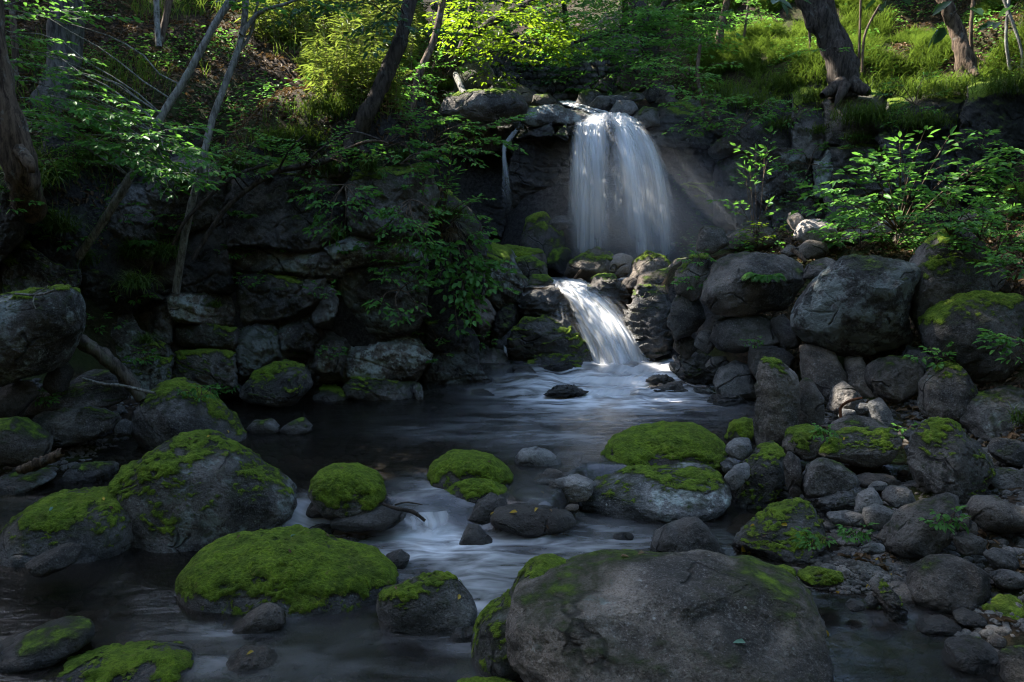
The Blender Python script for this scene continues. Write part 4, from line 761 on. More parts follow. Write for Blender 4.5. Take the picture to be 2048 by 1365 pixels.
# ---- right cliff
rcl = empty("rock_cliff", tuple(W(1750, 450, 12.0))); tag(rcl, "shaded rock face below the grassy slope on the right, behind the bright shrub", "cliff", "rock cliffs")
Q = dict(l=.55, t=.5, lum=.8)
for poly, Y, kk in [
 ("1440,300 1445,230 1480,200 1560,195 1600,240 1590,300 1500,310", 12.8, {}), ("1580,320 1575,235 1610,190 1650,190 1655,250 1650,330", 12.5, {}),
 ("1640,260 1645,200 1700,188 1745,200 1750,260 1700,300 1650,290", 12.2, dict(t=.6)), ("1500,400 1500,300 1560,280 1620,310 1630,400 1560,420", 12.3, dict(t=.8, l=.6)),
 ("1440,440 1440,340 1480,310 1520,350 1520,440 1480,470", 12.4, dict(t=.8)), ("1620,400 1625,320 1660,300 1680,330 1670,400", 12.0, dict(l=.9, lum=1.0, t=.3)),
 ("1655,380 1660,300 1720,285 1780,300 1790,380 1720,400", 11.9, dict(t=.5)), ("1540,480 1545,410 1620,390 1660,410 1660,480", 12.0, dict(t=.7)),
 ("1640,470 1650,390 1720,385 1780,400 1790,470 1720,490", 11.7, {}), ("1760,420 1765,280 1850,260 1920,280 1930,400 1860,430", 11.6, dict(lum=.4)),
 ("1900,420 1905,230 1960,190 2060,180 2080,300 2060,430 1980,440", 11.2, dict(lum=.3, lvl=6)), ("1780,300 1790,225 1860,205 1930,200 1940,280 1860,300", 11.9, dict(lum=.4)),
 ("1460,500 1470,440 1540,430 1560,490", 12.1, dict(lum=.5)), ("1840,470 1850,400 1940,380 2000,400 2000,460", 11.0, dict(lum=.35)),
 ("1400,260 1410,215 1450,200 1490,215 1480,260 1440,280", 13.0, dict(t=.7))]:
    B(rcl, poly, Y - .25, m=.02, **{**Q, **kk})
g = "boulders along the left bank"
R("-60,700 -60,610 30,588 90,575 150,572 173,600 168,640 130,692 90,752 0,775 -50,770", 6.4, "massive boulder splashed with white lichen and moss at the left edge", m=.10, l=.75, t=.2, a=.35, lum=.85, grp=g, lvl=7, moss_shell=True, lean=.0)
R("262,805 290,765 330,757 380,775 440,825 502,882 490,897 420,885 300,880 260,842", 'u', "smooth boulder sloping to the right into the pool, mossy on its long back", m=.12, l=.3, t=.3, a=.1, grp=g, lvl=6, moss_shell=True, D=.8)
R("30,835 80,790 150,775 220,758 262,788 258,812 150,825 60,840", 6.9, "long wrinkled grey rock, upper of two lying on the left bank", m=-.05, l=.3, t=.5, a=.3, strata=.3, lum=.85, grp=g, lvl=6)
R("48,875 60,832 120,815 200,810 243,820 242,852 180,885 80,895", 6.6, "long pale wrinkled rock, lower of two lying on the left bank", m=-.15, l=.3, t=.5, a=.3, strata=.3, lum=1.05, grp=g, lvl=6)
R("-40,905 -40,840 30,833 65,850 107,885 100,918 30,935", 6.0, "moss covered rock at the left edge above a piece of bark", m=.25, l=.4, t=.5, a=.2, lum=.8, grp=g)
R("-40,1000 0,950 60,935 112,935 114,962 60,995", 5.8, "spotted grey green rock at the left edge under the bark", m=.05, l=.6, t=.3, a=.3, lum=.7, grp=g)
R("113,970 145,930 200,922 238,930 230,970 150,985", 6.0, "flat lichen dotted rock behind the humped boulder", m=.0, l=.7, t=.1, a=.35, lum=.8, grp=g)
R("492,858 505,840 540,837 562,857 530,868", 'u', "left one of two small stones in the pool below the outcrop", m=-.05, l=.3, lum=.7, grp=g)
R("558,860 585,840 605,834 627,857 590,868", 'u', "right one of two small stones in the pool, moss on its tip", m=.15, l=.4, lum=.8, grp=g)
R("85,775 100,735 125,722 148,745 140,785 110,790", 6.7, "smooth egg shaped rock under the massive lichen boulder", m=-.2, l=.2, t=.4, a=.1, lum=.8, grp=g)
R("-20,830 -10,770 50,760 80,790 40,840", 6.5, "dark rock in the shadow under the massive lichen boulder", m=-.1, l=.2, t=.4, lum=.6, grp=g)
R("130,770 170,740 230,738 250,765 180,785", 7.1, "shaded flat rock behind the upper long wrinkled rock", m=.0, l=.3, t=.4, lum=.7, grp=g)
R("225,860 245,838 265,845 265,870 240,876", 6.6, "small grey pebble heap stone left of the smooth sloping boulder", m=-.5, l=.2, t=.1, grp=g)

build_cliff(cliff, 3, strata=.45); build_cliff(lcl, 5); build_cliff(rcl, 8)
# ------------------------------------------------------------------ water
def grid(xs, ys): 
    X, Y = np.meshgrid(xs, ys); n, m = len(xs), len(ys); i = np.arange(n * m).reshape(m, n)
    return X.ravel(), Y.ravel(), np.stack([i[:-1, :-1], i[:-1, 1:], i[1:, 1:], i[1:, :-1]], -1).reshape(-1, 4)
X, Y, Fq = grid(np.arange(-5.2, 3.6, .03), np.arange(1.2, 9.95, .03)); Z = field(X, Y)
foam = np.zeros_like(X)
for px, py, rx, ry, z, am in [(868,1052,60,26,-.1,1.0),(835,1015,40,14,0,.5),(860,1095,150,45,-.2,.42),(1020,1100,210,45,-.2,.28),(960,1185,75,75,-.2,.36),(930,1240,40,30,-.2,.45),(720,1300,220,70,-.2,.09),
    (650,1055,60,14,-.2,.5),(1180,1075,130,30,-.2,.28),(1205,790,150,18,.05,.8),(1130,830,160,40,0,.12),(960,860,150,22,0,.16),(880,975,70,24,0,.42),(1200,770,140,16,.06,.95),(1245,745,140,38,.12,1.0),(1290,722,50,14,.15,1.0),
    (1300,760,60,14,.1,.5),(1785,1235,60,20,-.2,.14),(440,1262,60,14,-.2,.25),(560,1240,60,16,-.2,.08),(410,1330,50,20,-.2,.18),(1130,885,110,40,0,.16),(600,1015,30,14,0,.3),(960,1010,30,14,-.1,.3)]:
    c = G(px, py, z); a = G(px + rx, py, z)[0] - c[0]; b = abs(G(px, py - ry, z)[1] - c[1])
    foam = foam + am * np.exp(-((X - c[0]) / a) ** 2 - ((Y - c[1]) / b) ** 2)
foam = np.clip(foam, 0, 1)
q = np.stack([X * 3, Y * 1.6, 0 * X], 1); Z = Z + (.012 + .03 * foam) * fbm(q, 3) * np.where(Y > 8.5, 1.2, .35)
tag(link("stream_water", make_mesh("stream_water", np.stack([X, Y, Z], 1), Fq, {"foam": foam}, uv=np.stack([X, Y], 1)), M_WATER), "dark smooth water of the pool and the lower stream with soft white streaks", "water", kind="structure")
X, Y, Fq = grid(np.arange(-.6, 3.2, .05), np.arange(10.55, 13.0, .05)); Zp = np.full_like(X, .93)
c = W(1180, 545, 12.0); fo = np.clip(.75 * np.exp(-((X - 1.2) / 1.2) ** 2 - ((Y - 11.9) / .5) ** 2) + .4 * np.exp(-((X - .5) / .3) ** 2 - ((Y - 10.7) / .5) ** 2), 0, 1)
tag(link("plunge_pool_water", make_mesh("plunge_pool_water", np.stack([X, Y, Zp], 1), Fq, {"foam": fo}, uv=np.stack([X, Y], 1)), M_WATER), "misty water surface of the plunge pool under the waterfall", "water", kind="structure")
def sheet(name, rows, label, n=160, m=60, lump=.03, amp=1.0, seed=0, edge=.12, top=.05, bot=.1, par=None, gap=0.0):
    # rows: (py, x left, x right, Y) from top to bottom
    r = spline(rows, m); u = np.linspace(0, 1, n); V = []
    for py, xl, xr, Y in r: V.append([W(xl + (xr - xl) * t, py, Y) for t in u])
    V = np.array(V); uu, vv = np.meshgrid(u, np.linspace(0, 1, m)); vv = vv * 1.0
    V[..., 1] -= lump * 3 * np.sin(uu * math.pi) ** .8
    q = np.stack([uu * 7 + seed * 5.3, vv * 1.3, 0 * uu + seed], -1).reshape(-1, 3); V[..., 1] -= lump * fbm(q, 4).reshape(uu.shape) * 2
    fade = sstep(0, edge, uu + .06 * np.sin(vv * 9 + seed)) * sstep(0, edge, 1 - uu + .06 * np.sin(vv * 7 + 1 + seed)) * (sstep(0, top, vv) if top else 1) * (sstep(0, bot, 1 - vv) if bot else 1) * amp
    fade = fade * (1 - gap * np.exp(-((uu - .43 - .05 * np.sin(vv * 6)) / .10) ** 2) * sstep(.12, .35, vv)) * (1 - .5 * gap * np.exp(-((uu - .72) / .06) ** 2) * sstep(.25, .5, vv))
    i = np.arange(n * m).reshape(m, n); Fq = np.stack([i[:-1, :-1], i[:-1, 1:], i[1:, 1:], i[1:, :-1]], -1).reshape(-1, 4)
    wd = np.abs(V[:, -1, 0] - V[:, 0, 0]).mean(); ht = np.linalg.norm(V[0, n // 2] - V[-1, n // 2])
    ob = link(name, make_mesh(name, V.reshape(-1, 3), Fq, {"fade": fade.ravel()}, uv=np.stack([uu.ravel() * wd, vv.ravel() * ht], 1)), M_FALL, par)
    if label: tag(ob, label, "waterfall", kind="structure")
    return ob
wf = sheet("waterfall", [(232,1172,1262,12.75),(246,1150,1290,12.40),(270,1142,1308,12.16),(330,1138,1332,12.0),(420,1136,1350,11.93),(524,1132,1364,11.9)], "tall silky white waterfall fanning out over a dark rock dome", amp=.95, seed=1, lump=.05, edge=.16, gap=.75, bot=.25)
sheet("water_veil", [(226,1182,1256,12.8),(240,1158,1278,12.45),(275,1148,1304,12.24),(340,1142,1334,12.1),(430,1140,1350,12.04),(524,1138,1366,12.0)], None, amp=.55, seed=2, par=wf, lump=.05, gap=.7, edge=.18, bot=.2)
sheet("water_veil", [(245,1148,1192,12.3),(262,1140,1200,12.1),(330,1139,1214,11.95),(420,1137,1222,11.88),(524,1133,1226,11.85)], None, amp=1.0, seed=3, par=wf, edge=.35, lump=.03)
sheet("water_veil", [(252,1215,1292,12.25),(280,1226,1312,12.05),(340,1240,1334,11.9),(430,1250,1350,11.85),(524,1256,1362,11.82)], None, amp=1.0, seed=4, par=wf, edge=.35, lump=.03)
sheet("upper_stream", [(203,1112,1150,14.2),(210,1130,1172,13.5),(222,1168,1215,13.0),(236,1180,1256,12.65),(252,1175,1270,12.42)], "thin bright stream sliding between rocks to the waterfall lip", amp=1.6, seed=5, m=30, n=60, bot=.2)
sheet("side_trickle", [(258,1028,1040,12.45),(285,1006,1022,12.3),(305,1002,1014,12.2),(360,1003,1022,12.1),(440,1000,1032,12.0)], "faint thin trickle of water left of the main waterfall", amp=.5, seed=6, m=40, n=24, edge=.3, bot=.5)
cas = sheet("cascade", [(556,1098,1160,11.1),(570,1100,1186,10.75),(590,1116,1212,10.5),(615,1132,1236,10.34),(650,1150,1262,10.12),(695,1172,1284,9.92),(728,1180,1302,9.80)], "lower cascade sweeping down to the right between layered ledges", amp=1.15, seed=7, m=70, n=90, edge=.2, bot=.06, lump=.06)
sheet("water_veil", [(572,1106,1190,10.65),(598,1124,1218,10.38),(640,1150,1254,10.1),(690,1186,1276,9.86),(730,1196,1292,9.74)], None, amp=1.1, seed=8, par=cas, m=50, n=60, edge=.35, lump=.05)
sheet("water_veil", [(630,1146,1200,10.28),(676,1164,1214,10.04),(728,1178,1226,9.86)], None, amp=.8, seed=9, par=cas, m=40, n=40, edge=.4)
sheet("water_veil", [(590,1150,1215,10.42),(625,1190,1246,10.2),(670,1214,1278,9.94),(726,1230,1300,9.78)], None, amp=.9, seed=13, par=cas, m=40, n=40, edge=.4, lump=.05)
for i, (rows, sd) in enumerate([([(722,1195,1335,9.7),(734,1185,1338,9.5),(748,1172,1335,9.3)], 21), ([(748,1140,1330,9.25),(758,1128,1332,9.08),(770,1112,1328,8.95)], 22), ([(772,1095,1325,8.85),(782,1085,1322,8.72),(792,1070,1315,8.58)], 23)]):
    sheet("water_veil", rows, None, amp=.75, seed=sd, par=cas, m=20, n=90, edge=.2, top=.3, bot=.4, lump=.03)
sheet("water_veil", [(570,1150,1200,10.6),(600,1195,1240,10.4),(640,1235,1272,10.15),(700,1268,1300,9.9),(730,1280,1325,9.75)], None, amp=.55, seed=24, par=cas, m=40, n=30, edge=.4, lump=.03)
sheet("water_veil", [(600,1105,1135,10.42),(640,1110,1150,10.2),(690,1135,1178,9.95),(735,1150,1190,9.7)], None, amp=.35, seed=25, par=cas, m=40, n=30, edge=.4, lump=.03)
rap = sheet("rapid", [(1008,812,905,5.75),(1020,820,900,5.58),(1040,830,905,5.45),(1062,815,918,5.38)], "small white rapid dropping between dark rocks in the middle of the stream", amp=1.0, seed=10, m=30, n=60, edge=.3, lump=.02, bot=.4)
sheet("trickle", [(1030,805,830,5.5),(1042,806,838,5.42),(1058,800,846,5.36)], "second small white trickle left of the rapid below a stick", amp=.9, seed=11, m=24, n=24, edge=.3, lump=.01)
sheet("thin_trickle", [(690,1006,1014,10.05),(720,1008,1018,9.95),(735,1006,1026,9.9)], "thin white trickle between wet rocks left of the cascade", amp=.9, seed=12, m=24, n=16, edge=.3, lump=.005)

mi = link("mist", make_mesh("mist", ico(3)[0], ico(3)[1]), M_MIST, None, tuple(W(1330, 440, 11.7))); mi.scale = (2.3, .95, 1.6)
tag(mi, "pale mist drifting around the foot of the tall waterfall", "mist", kind="stuff")
# ------------------------------------------------------------------ looking up where a pixel's surface is
bpy.context.view_layer.update(); DG = bpy.context.evaluated_depsgraph_get()
WATERY = ("water", "veil", "upper_stream", "trickle", "cascade", "rapid", "mist")
def hit(px, py, water=False):
    o = Vector((0, 0, CAM_H)); d = Vector(ray(px, py)).normalized()
    for _ in range(12):
        ok, loc, nor, i, ob, mt = SC.ray_cast(DG, o, d)
        if not ok: return None, None, None
        if water or not any(w in ob.name for w in WATERY): return np.array(loc), np.array(nor), ob
        o = loc + d * .004
    return None, None, None
fx = np.arange(-8, 8, .075); 
def gz(x, y):                        # quick bilinear look-up in the ground grid
    i = np.clip(np.searchsorted(gx, x) - 1, 0, nx - 2); j = np.clip(np.searchsorted(gy, y) - 1, 0, ny - 2)
    a = np.clip((x - gx[i]) / (gx[i + 1] - gx[i]), 0, 1); b = np.clip((y - gy[j]) / (gy[j + 1] - gy[j]), 0, 1)
    return (GZ[j, i] * (1 - a) + GZ[j, i + 1] * a) * (1 - b) + (GZ[j + 1, i] * (1 - a) + GZ[j + 1, i + 1] * a) * b
def slope_dir(x, y, e=.25):
    dx = (gz(x + e, y) - gz(x - e, y)) / (2 * e); dy = (gz(x, y + e) - gz(x, y - e)) / (2 * e); return dx, dy
def scatter(n, x0, x1, y0, y1, rng, mask=None, margin=60):
    x = rng.uniform(x0, x1, n); y = rng.uniform(y0, y1, n); z = gz(x, y); P = np.stack([x, y, z], 1); u, v, f = pix(P)
    k = (f > 0) & (u > -margin) & (u < 2048 + margin) & (v > -margin) & (v < 1365 + margin)
    if mask is not None: k &= mask(u, v, P)
    return P[k]
def twig(bag, P0, P1, r0, r1, rng, sag=.05, n=6, sides=4):
    P0 = np.asarray(P0, float); P1 = np.asarray(P1, float); t = np.linspace(0, 1, n)[:, None]; L = np.linalg.norm(P1 - P0)
    P = P0 + (P1 - P0) * t + np.array([0, 0, 1]) * (np.sin(t * math.pi) * sag * L); P[1:-1] += rng.normal(size=(n - 2, 3)) * .012 * L
    tube(bag, P, np.linspace(r0, r1, n), sides); return P
def spray(tb, lb, P0, P1, width, leaf, rng, gap=.6, sag=.06, aspect=.5, tw=.004, up=.3, fill=1.0):
    """a flat leafy twig from P0 to P1 with side twigs; leaves lie roughly level along them"""
    P = twig(tb, P0, P1, tw, tw * .4, rng, sag, 8, 3); ax = P[-1] - P[0]; L = np.linalg.norm(ax); ax = ax / L
    side = unit(np.cross(ax, [0, 0, 1.0]) + np.array([1e-6, 0, 0])); n = max(3, int(L / (leaf * gap))); lp, ld = [], []
    for k in range(n):
        t = (k + .6) / n; p = np.array([np.interp(t * 7, np.arange(8), P[:, c]) for c in range(3)]); s = 1 if k % 2 else -1
        wl_ = width * (1 - .65 * t) * rng.uniform(.5, 1.1) * min(1, .4 + t * 3); d = unit(ax * rng.uniform(.5, .9) + side * s * rng.uniform(.6, 1) + np.array([0, 0, rng.uniform(-.2, .15)]))
        q = p + d * wl_
        if wl_ > leaf * 1.3: tube(tb, np.array([p, (p + q) / 2 + [0, 0, .02 * wl_], q]), [tw * .5, tw * .4, tw * .25], 3)
        m = max(1, int(wl_ / (leaf * .62)))
        for j in range(m):
            if rng.rand() > fill: continue
            f = (j + .7) / m; pp = p + (q - p) * f; ls = 1 if j % 2 else -1; sd = np.cross(d, [0, 0, 1])
            lp.append(pp); ld.append(d * .8 + sd * ls * .75 + rng.normal(size=3) * .18)
        lp.append(q); ld.append(d + rng.normal(size=3) * .1)
    lp.append(P[-1]); ld.append(ax)
    lp = np.array(lp); ld = np.array(ld); n = len(lp); ld[:, 2] -= .1
    N = np.array([0, 0, 1.0]) + rng.normal(size=(n, 3)) * up
    leaves(lb, lp, ld, N, leaf * rng.uniform(.5, 1.25, n), leaf * aspect * rng.uniform(.85, 1.15, n), rng)
def crown(tb, lb, c, rad, n, L, leaf, rng, width=None, **k):
    c = np.asarray(c, float); rad = np.asarray(rad, float)
    for _ in range(n):
        d = unit(rng.normal(size=3) * np.array([1, 1, .8])); p = c + d * rad * rng.uniform(.15, 1) ** .5; o = unit(d * np.array([1, 1, .25]) + rng.normal(size=3) * .35)
        l = L * rng.uniform(.6, 1.2); spray(tb, lb, p, p + o * l * np.array([1, 1, .5]), width or l * .5, leaf, rng, **k)
class Plant:
    def __init__(s, name, base, label, cat, group=None):
        s.root = empty(name, tuple(base)); tag(s.root, label, cat, group); s.base = tuple(base); s.t = Bag(); s.l = Bag()
        assert label not in LABELS, label
        LABELS.add(label)
    def part(s, name, bag, mat):
        if bag.n: return bag.build(name, mat, s.root, s.base)
    def done(s, bark, leaf, wood="twigs"):
        s.part(wood, s.t, bark); s.part("leaves", s.l, leaf)
def path(pts, n=24): return spline([W(*p[:3]) for p in pts], n)
def radii(pts, n=24):
    m = len(pts); return np.interp(np.linspace(0, m - 1, n), np.arange(m), [p[3] / RES_F * p[2] for p in pts])
def trunk(p, pts, mat, name="trunk", sides=14, n=40, rough=.35, seed=0):
    b = Bag(); tube(b, path(pts, n), radii(pts, n), sides, rough, seed); return p.part(name, b, mat)
rng = np.random.RandomState(3)
def tree(label, pts, mat, forks=(), roots=(), leafmat=None, sprays=(), crowns=(), group="trees on the slopes", name="tree", cat="tree", leaf=.085, seed=0, sides=14, rough=.35, **sk):
    b = W(*pts[0][:3]); p = Plant(name, b, label, cat, group); trunk(p, pts, mat, seed=seed, sides=sides, rough=rough)
    for i, f in enumerate(forks): trunk(p, f, mat, "branch", 8, 24, .25, seed + i + 1)
    for i, f in enumerate(roots): trunk(p, f, mat, "root", 8, 14, .3, seed + i + 20)
    tp = path(pts, 40)
    for s in sprays:
        s0 = W(*s[0]); nr = tp[np.argmin(np.linalg.norm(tp - s0 - [0, 0, .1], axis=1))]
        if np.linalg.norm(nr - s0) > .1: twig(p.t, nr, s0, .009, .004, rng, .08, 8, 5)
        spray(p.t, p.l, W(*s[0]), W(*s[1]), s[2], s[3] if len(s) > 3 else leaf, rng, **sk)
    for c in crowns: crown(p.t, p.l, W(*c[0]), c[1], c[2], c[3], leaf, rng, **sk)
    p.done(mat, leafmat or M_LEAF); return p
# ------------------------------------------------------------------ trees seen in the photograph
tree("thick grey trunked tree with flared roots on the left slope", [(85,300,9.8,50),(92,250,9.8,38),(112,175,9.9,31),(135,90,10,28),(142,0,10,27),(146,-120,10.1,26)], M_BARKG,
     roots=[[(85,250,9.7,20),(65,285,9.5,20),(48,315,9.3,12)],[(105,245,9.6,18),(125,280,9.4,16),(140,318,9.3,8)],[(90,240,9.5,16),(95,290,9.2,16),(100,330,9.1,8)]], rough=.5, seed=3)
tree("blackish trunk leaning away at the left picture edge", [(58,420,7.55,30),(48,375,7.3,30),(42,345,7.2,28),(36,310,7.2,30),(18,240,7.2,28),(2,170,7.2,24),(-12,90,7.2,22),(-25,-20,7.2,20)], M_BARKB, roots=[[(40,300,7.1,14),(60,330,7.0,10),(62,345,7,6)]], seed=8)
left_sprays = [((30,240,8.0),(180,285,7.8),.35),((300,270,7.6),(420,260,7.5),.3),((330,300,7.5),(440,345,7.3),.3),((90,180,8.1),(260,215,7.9),.4),((0,120,8.2),(120,150,8.1),.4),((130,215,7.9),(310,310,7.7),.4),((210,270,7.7),(400,300,7.5),.4),((240,310,7.6),(360,350,7.4),.4),((260,300,7.9),(350,390,7.3),.3),((300,340,7.5),(420,370,7.3),.3),((170,270,7.8),(300,350,7.5),.35),((20,225,7.9),(150,250,7.8),.3),((40,195,8.0),(230,235,7.9),.40),((110,205,8.0),(330,285,7.8),.45),((190,235,7.9),(390,268,7.9),.35),((60,262,7.9),(240,268,7.8),.22),((150,290,7.8),(330,330,7.6),.42),((180,300,7.8),(280,290,7.7),.3),
   ((225,320,7.8),(390,370,7.5),.40),((280,285,7.8),(420,315,7.6),.36),((330,320,7.6),(400,372,7.5),.28),((250,335,7.7),(330,385,7.5),.2),((20,160,8.2),(200,175,8.1),.3),((40,110,8.4),(190,125,8.3),.3),((110,45,8.6),(270,42,8.5),.28),
   ((-20,45,8.2),(160,25,8.2),.4),((-30,80,8.2),(110,85,8.1),.35),((-10,15,8.4),(150,-10,8.4),.4),((200,245,7.9),(300,225,7.9),.2),((100,135,8.3),(180,150,8.2),.25)]
tree("slender pale tree leaning right from the dark ledge, leafy twigs held out to its left", [(158,515,8.3,8),(215,430,8.2,8),(272,335,8.2,7.5),(322,235,8.3,7),(375,150,8.4,7),(432,45,8.5,6.5),(475,-20,8.6,8),(520,-90,8.7,6)], M_BARKP, sprays=left_sprays, leaf=.085,
     forks=[[(272,335,8.2,4),(250,360,8.1,3),(232,395,8.0,2)],[(85,190,8.2,3),(150,205,8.1,2.5),(240,245,7.9,2)]], seed=5, rough=.2, leafmat=M_LEAF)
tree("slender pale tree forking near the top edge, second from the left among leaning stems", [(352,585,8.6,8),(372,460,8.5,7.5),(398,350,8.4,7),(425,240,8.5,6.5),(452,165,8.6,6.5),(478,95,8.7,6),(490,30,8.8,6),(492,-60,8.8,6)], M_BARKP,
     forks=[[(482,70,8.7,5),(520,25,8.8,4),(580,5,8.8,3),(650,-30,8.9,3)],[(470,110,8.7,3.5),(500,70,8.8,3),(520,-20,8.8,2)]], sprays=[((560,5,8.8),(470,-15,8.6),.3),((600,0,8.8),(700,30,8.7),.35),((430,5,8.5),(560,20,8.6),.3)], seed=6, rough=.2)
tree("dark leaning tree trunk rising to the right from the top of the outcrop", [(700,320,9.4,19),(712,275,9.4,17),(735,225,9.4,16.5),(768,160,9.5,15),(800,80,9.6,14),(815,20,9.7,13),(832,-60,9.8,12)], M_BARK,
     roots=[[(705,285,9.3,9),(690,315,9.2,8),(680,345,9.1,4)],[(715,290,9.3,9),(735,310,9.2,7)]], sprays=[((815,10,9.6),(650,30,9.0),.5,.09),((810,40,9.5),(700,75,9.0),.4,.09),((830,-10,9.6),(640,-5,8.8),.5,.09),((805,60,9.6),(905,70,9.4),.35,.09),((790,10,9.3),(740,110,8.9),.3,.09),((700,0,9.2),(560,45,8.8),.35,.09)], leafmat=M_LEAFD, leaf=.09, seed=9)
tree("bare arching sapling bending down to the left from the outcrop top", [(708,290,9.2,6.5),(660,318,9.1,6.5),(610,332,9.0,6),(555,343,8.9,6),(505,372,8.8,5.5),(455,415,8.7,5),(415,470,8.6,5),(385,520,8.5,5)], M_BARK,
     forks=[[(545,326,8.8,2.5),(470,352,8.6,4),(420,392,8.5,4),(372,440,8.4,4),(345,490,8.4,3)],[(610,332,8.9,3),(640,300,8.8,2),(700,265,8.8,2),(760,280,8.8,2)],[(555,343,8.8,2.5),(580,300,8.6,2),(610,270,8.6,1.5)]],
     sprays=[((560,335,8.7),(430,290,8.4),.32),((600,325,8.8),(500,260,8.5),.28),((610,325,8.8),(560,300,8.5),.25),((640,320,8.8),(690,300,8.7),.3),((650,300,8.7),(700,250,8.7),.3),((500,350,8.6),(400,330,8.3),.28),((470,350,8.6),(380,355,8.3),.2),((620,290,8.6),(540,280,8.4),.22),((430,330,8.4),(360,300,8.3),.2)],
     leaf=.055, leafmat=M_LEAF, group="saplings on the outcrop", name="sapling", cat="sapling", seed=12, sides=8, rough=.15, fill=.8)
tree("twin dark tree left above the waterfall with bright yellow green leaves", [(905,195,14.4,13),(903,150,14.4,12),(898,90,14.4,11),(896,30,14.5,11),(905,-60,14.6,10)], M_BARK,
     forks=[[(905,150,14.2,11),(925,100,14.0,10),(950,70,13.8,9),(1000,35,13.6,8),(1060,5,13.4,7),(1110,-25,13.2,6)],[(920,105,14,7),(935,50,14,6),(950,-20,14,6)]],
     crowns=[((1010,60,13.2),(.9,.5,.4),44,.55),((960,40,13.4),(.6,.4,.35),20,.5),((1055,80,13.0),(.5,.4,.35),22,.45),((990,110,13.2),(.45,.3,.25),12,.4)], leafmat=M_LEAFY, leaf=.09, seed=14, width=.28)
tree("dark broadleaved tree standing right above the waterfall", [(1305,150,15.0,19),(1300,100,15.0,17),(1288,50,15.0,16),(1272,0,15.1,15),(1262,-60,15.1,14)], M_BARK, forks=[[(1295,80,15,8),(1320,30,14.8,7),(1350,-30,14.6,6)],[(1290,60,15,5),(1230,65,14.5,4),(1150,85,13.8,3)]],
     crowns=[((1180,50,14.0),(1.0,.6,.45),26,.7),((1280,60,14.2),(.9,.6,.6),24,.7),((1230,130,13.6),(.8,.5,.3),18,.6),((1340,90,13.8),(.6,.5,.55),18,.6),((1130,30,14.5),(.7,.6,.3),14,.6),((1380,30,14.2),(.6,.5,.4),14,.6),((1170,95,13.3),(.7,.4,.2),12,.6)], leaf=.085, seed=17, width=.32)
tree("lower leafy bush tree hanging over the right of the waterfall", [(1420,240,12.6,5),(1405,200,12.5,4),(1395,150,12.4,3.5),(1400,90,12.4,3)], M_BARKB, crowns=[((1385,200,11.8),(.35,.35,.35),14,.4),((1370,140,12.0),(.4,.3,.3),12,.4),((1405,235,11.6),(.25,.25,.2),8,.35)], leaf=.07, seed=19, sides=8, group="saplings above the cliff", name="sapling", cat="sapling", width=.2)
tree("thin brown tree on the grassy edge above the right cliff", [(1432,125,15.2,8),(1438,80,15.2,7.5),(1448,30,15.2,7),(1465,-40,15.3,6)], M_BARKB, crowns=[((1410,60,14.6),(.5,.4,.6),12,.5),((1470,20,14.8),(.6,.4,.3),10,.5)], seed=21, sides=8, leaf=.08, width=.25)
tree("stout dark tree gripping the rock edge with bare roots, upper right", [(1692,195,12.1,30),(1690,165,12.1,26),(1683,120,12.1,25),(1660,75,12.2,25),(1632,25,12.2,24),(1605,-40,12.3,22)], M_BARK,
     forks=[[(1700,140,12.15,12),(1690,90,12.25,12),(1668,45,12.3,11),(1650,-30,12.4,10)]], roots=[[(1685,165,12,14),(1660,182,11.9,12),(1645,192,11.8,6)],[(1700,165,12,16),(1722,178,11.9,14),(1738,186,11.8,7)],[(1690,170,11.9,12),(1680,192,11.8,9),(1672,215,11.8,4)]], seed=23, rough=.5,
     sprays=[((1650,100,11.6),(1570,116,11.4),.16),((1670,105,11.6),(1685,98,11.5),.12)], leaf=.07)
tree("dark leaning tree near the upper right corner", [(1935,150,12.4,19),(1928,110,12.4,16),(1912,60,12.5,14),(1893,10,12.5,13),(1875,-50,12.6,12)], M_BARKB, roots=[[(1930,120,12.3,9),(1945,140,12.2,8),(1955,152,12.1,4)]], seed=27)
for i, (pts, lab) in enumerate([([(1717,140,12.9,2.6),(1720,60,12.9,2.4),(1722,-30,13,2)], "thin straight stem just right of the stout rooted tree"), ([(1724,145,12.8,2.6),(1730,70,12.8,2.4),(1760,10,12.8,2)], "thin stem leaning right beside the straight stem near the stout tree"),
     ([(2020,140,12.3,3.5),(2012,70,12.3,3),(2020,-20,12.4,3)], "pale thin stem on the slope at the right edge"), ([(2045,150,12.2,3.5),(2040,90,12.2,3),(2000,-20,12.4,3)], "second pale stem at the right edge crossing the first"),
     ([(1945,130,12.6,4),(1942,60,12.6,3.6),(1948,-20,12.7,3)], "thin stem rising just right of the dark corner tree"), ([(1620,110,13.5,2.5),(1618,60,13.5,2.2),(1600,-20,13.6,2)], "thin stem left of the stout rooted tree"), ([(1480,120,15,3),(1490,60,15,2.5),(1500,-20,15,2)], "thin stem right of the thin brown tree"),
     ([(318,95,11.2,6),(314,40,11.3,5.5),(312,-30,11.4,5)], "thin grey stem on the dark slope upper left"), ([(318,92,11.4,7),(330,45,11.5,6.5),(345,-30,11.6,6)], "thicker stem beside the thin grey one on the upper left slope"),
     ([(30,200,9.8,7),(30,90,9.8,6.5),(20,-30,9.9,6)], "straight grey stem left of the thick trunk"), ([(818,240,12.2,9),(838,150,12.3,8),(868,80,12.5,7),(890,-20,12.7,6)], "dim slanting stem behind the dark leaning trunk"), ([(545,120,13.5,6),(552,40,13.5,6),(560,-30,13.6,5)], "dim stem in the sunlit bamboo grass")]):
    tree(lab, pts, M_BARKP if i in (2, 3, 7) else M_BARKB, group="thin stems on the slopes", name="stem", cat="stem", sides=7, rough=.15, seed=30 + i)
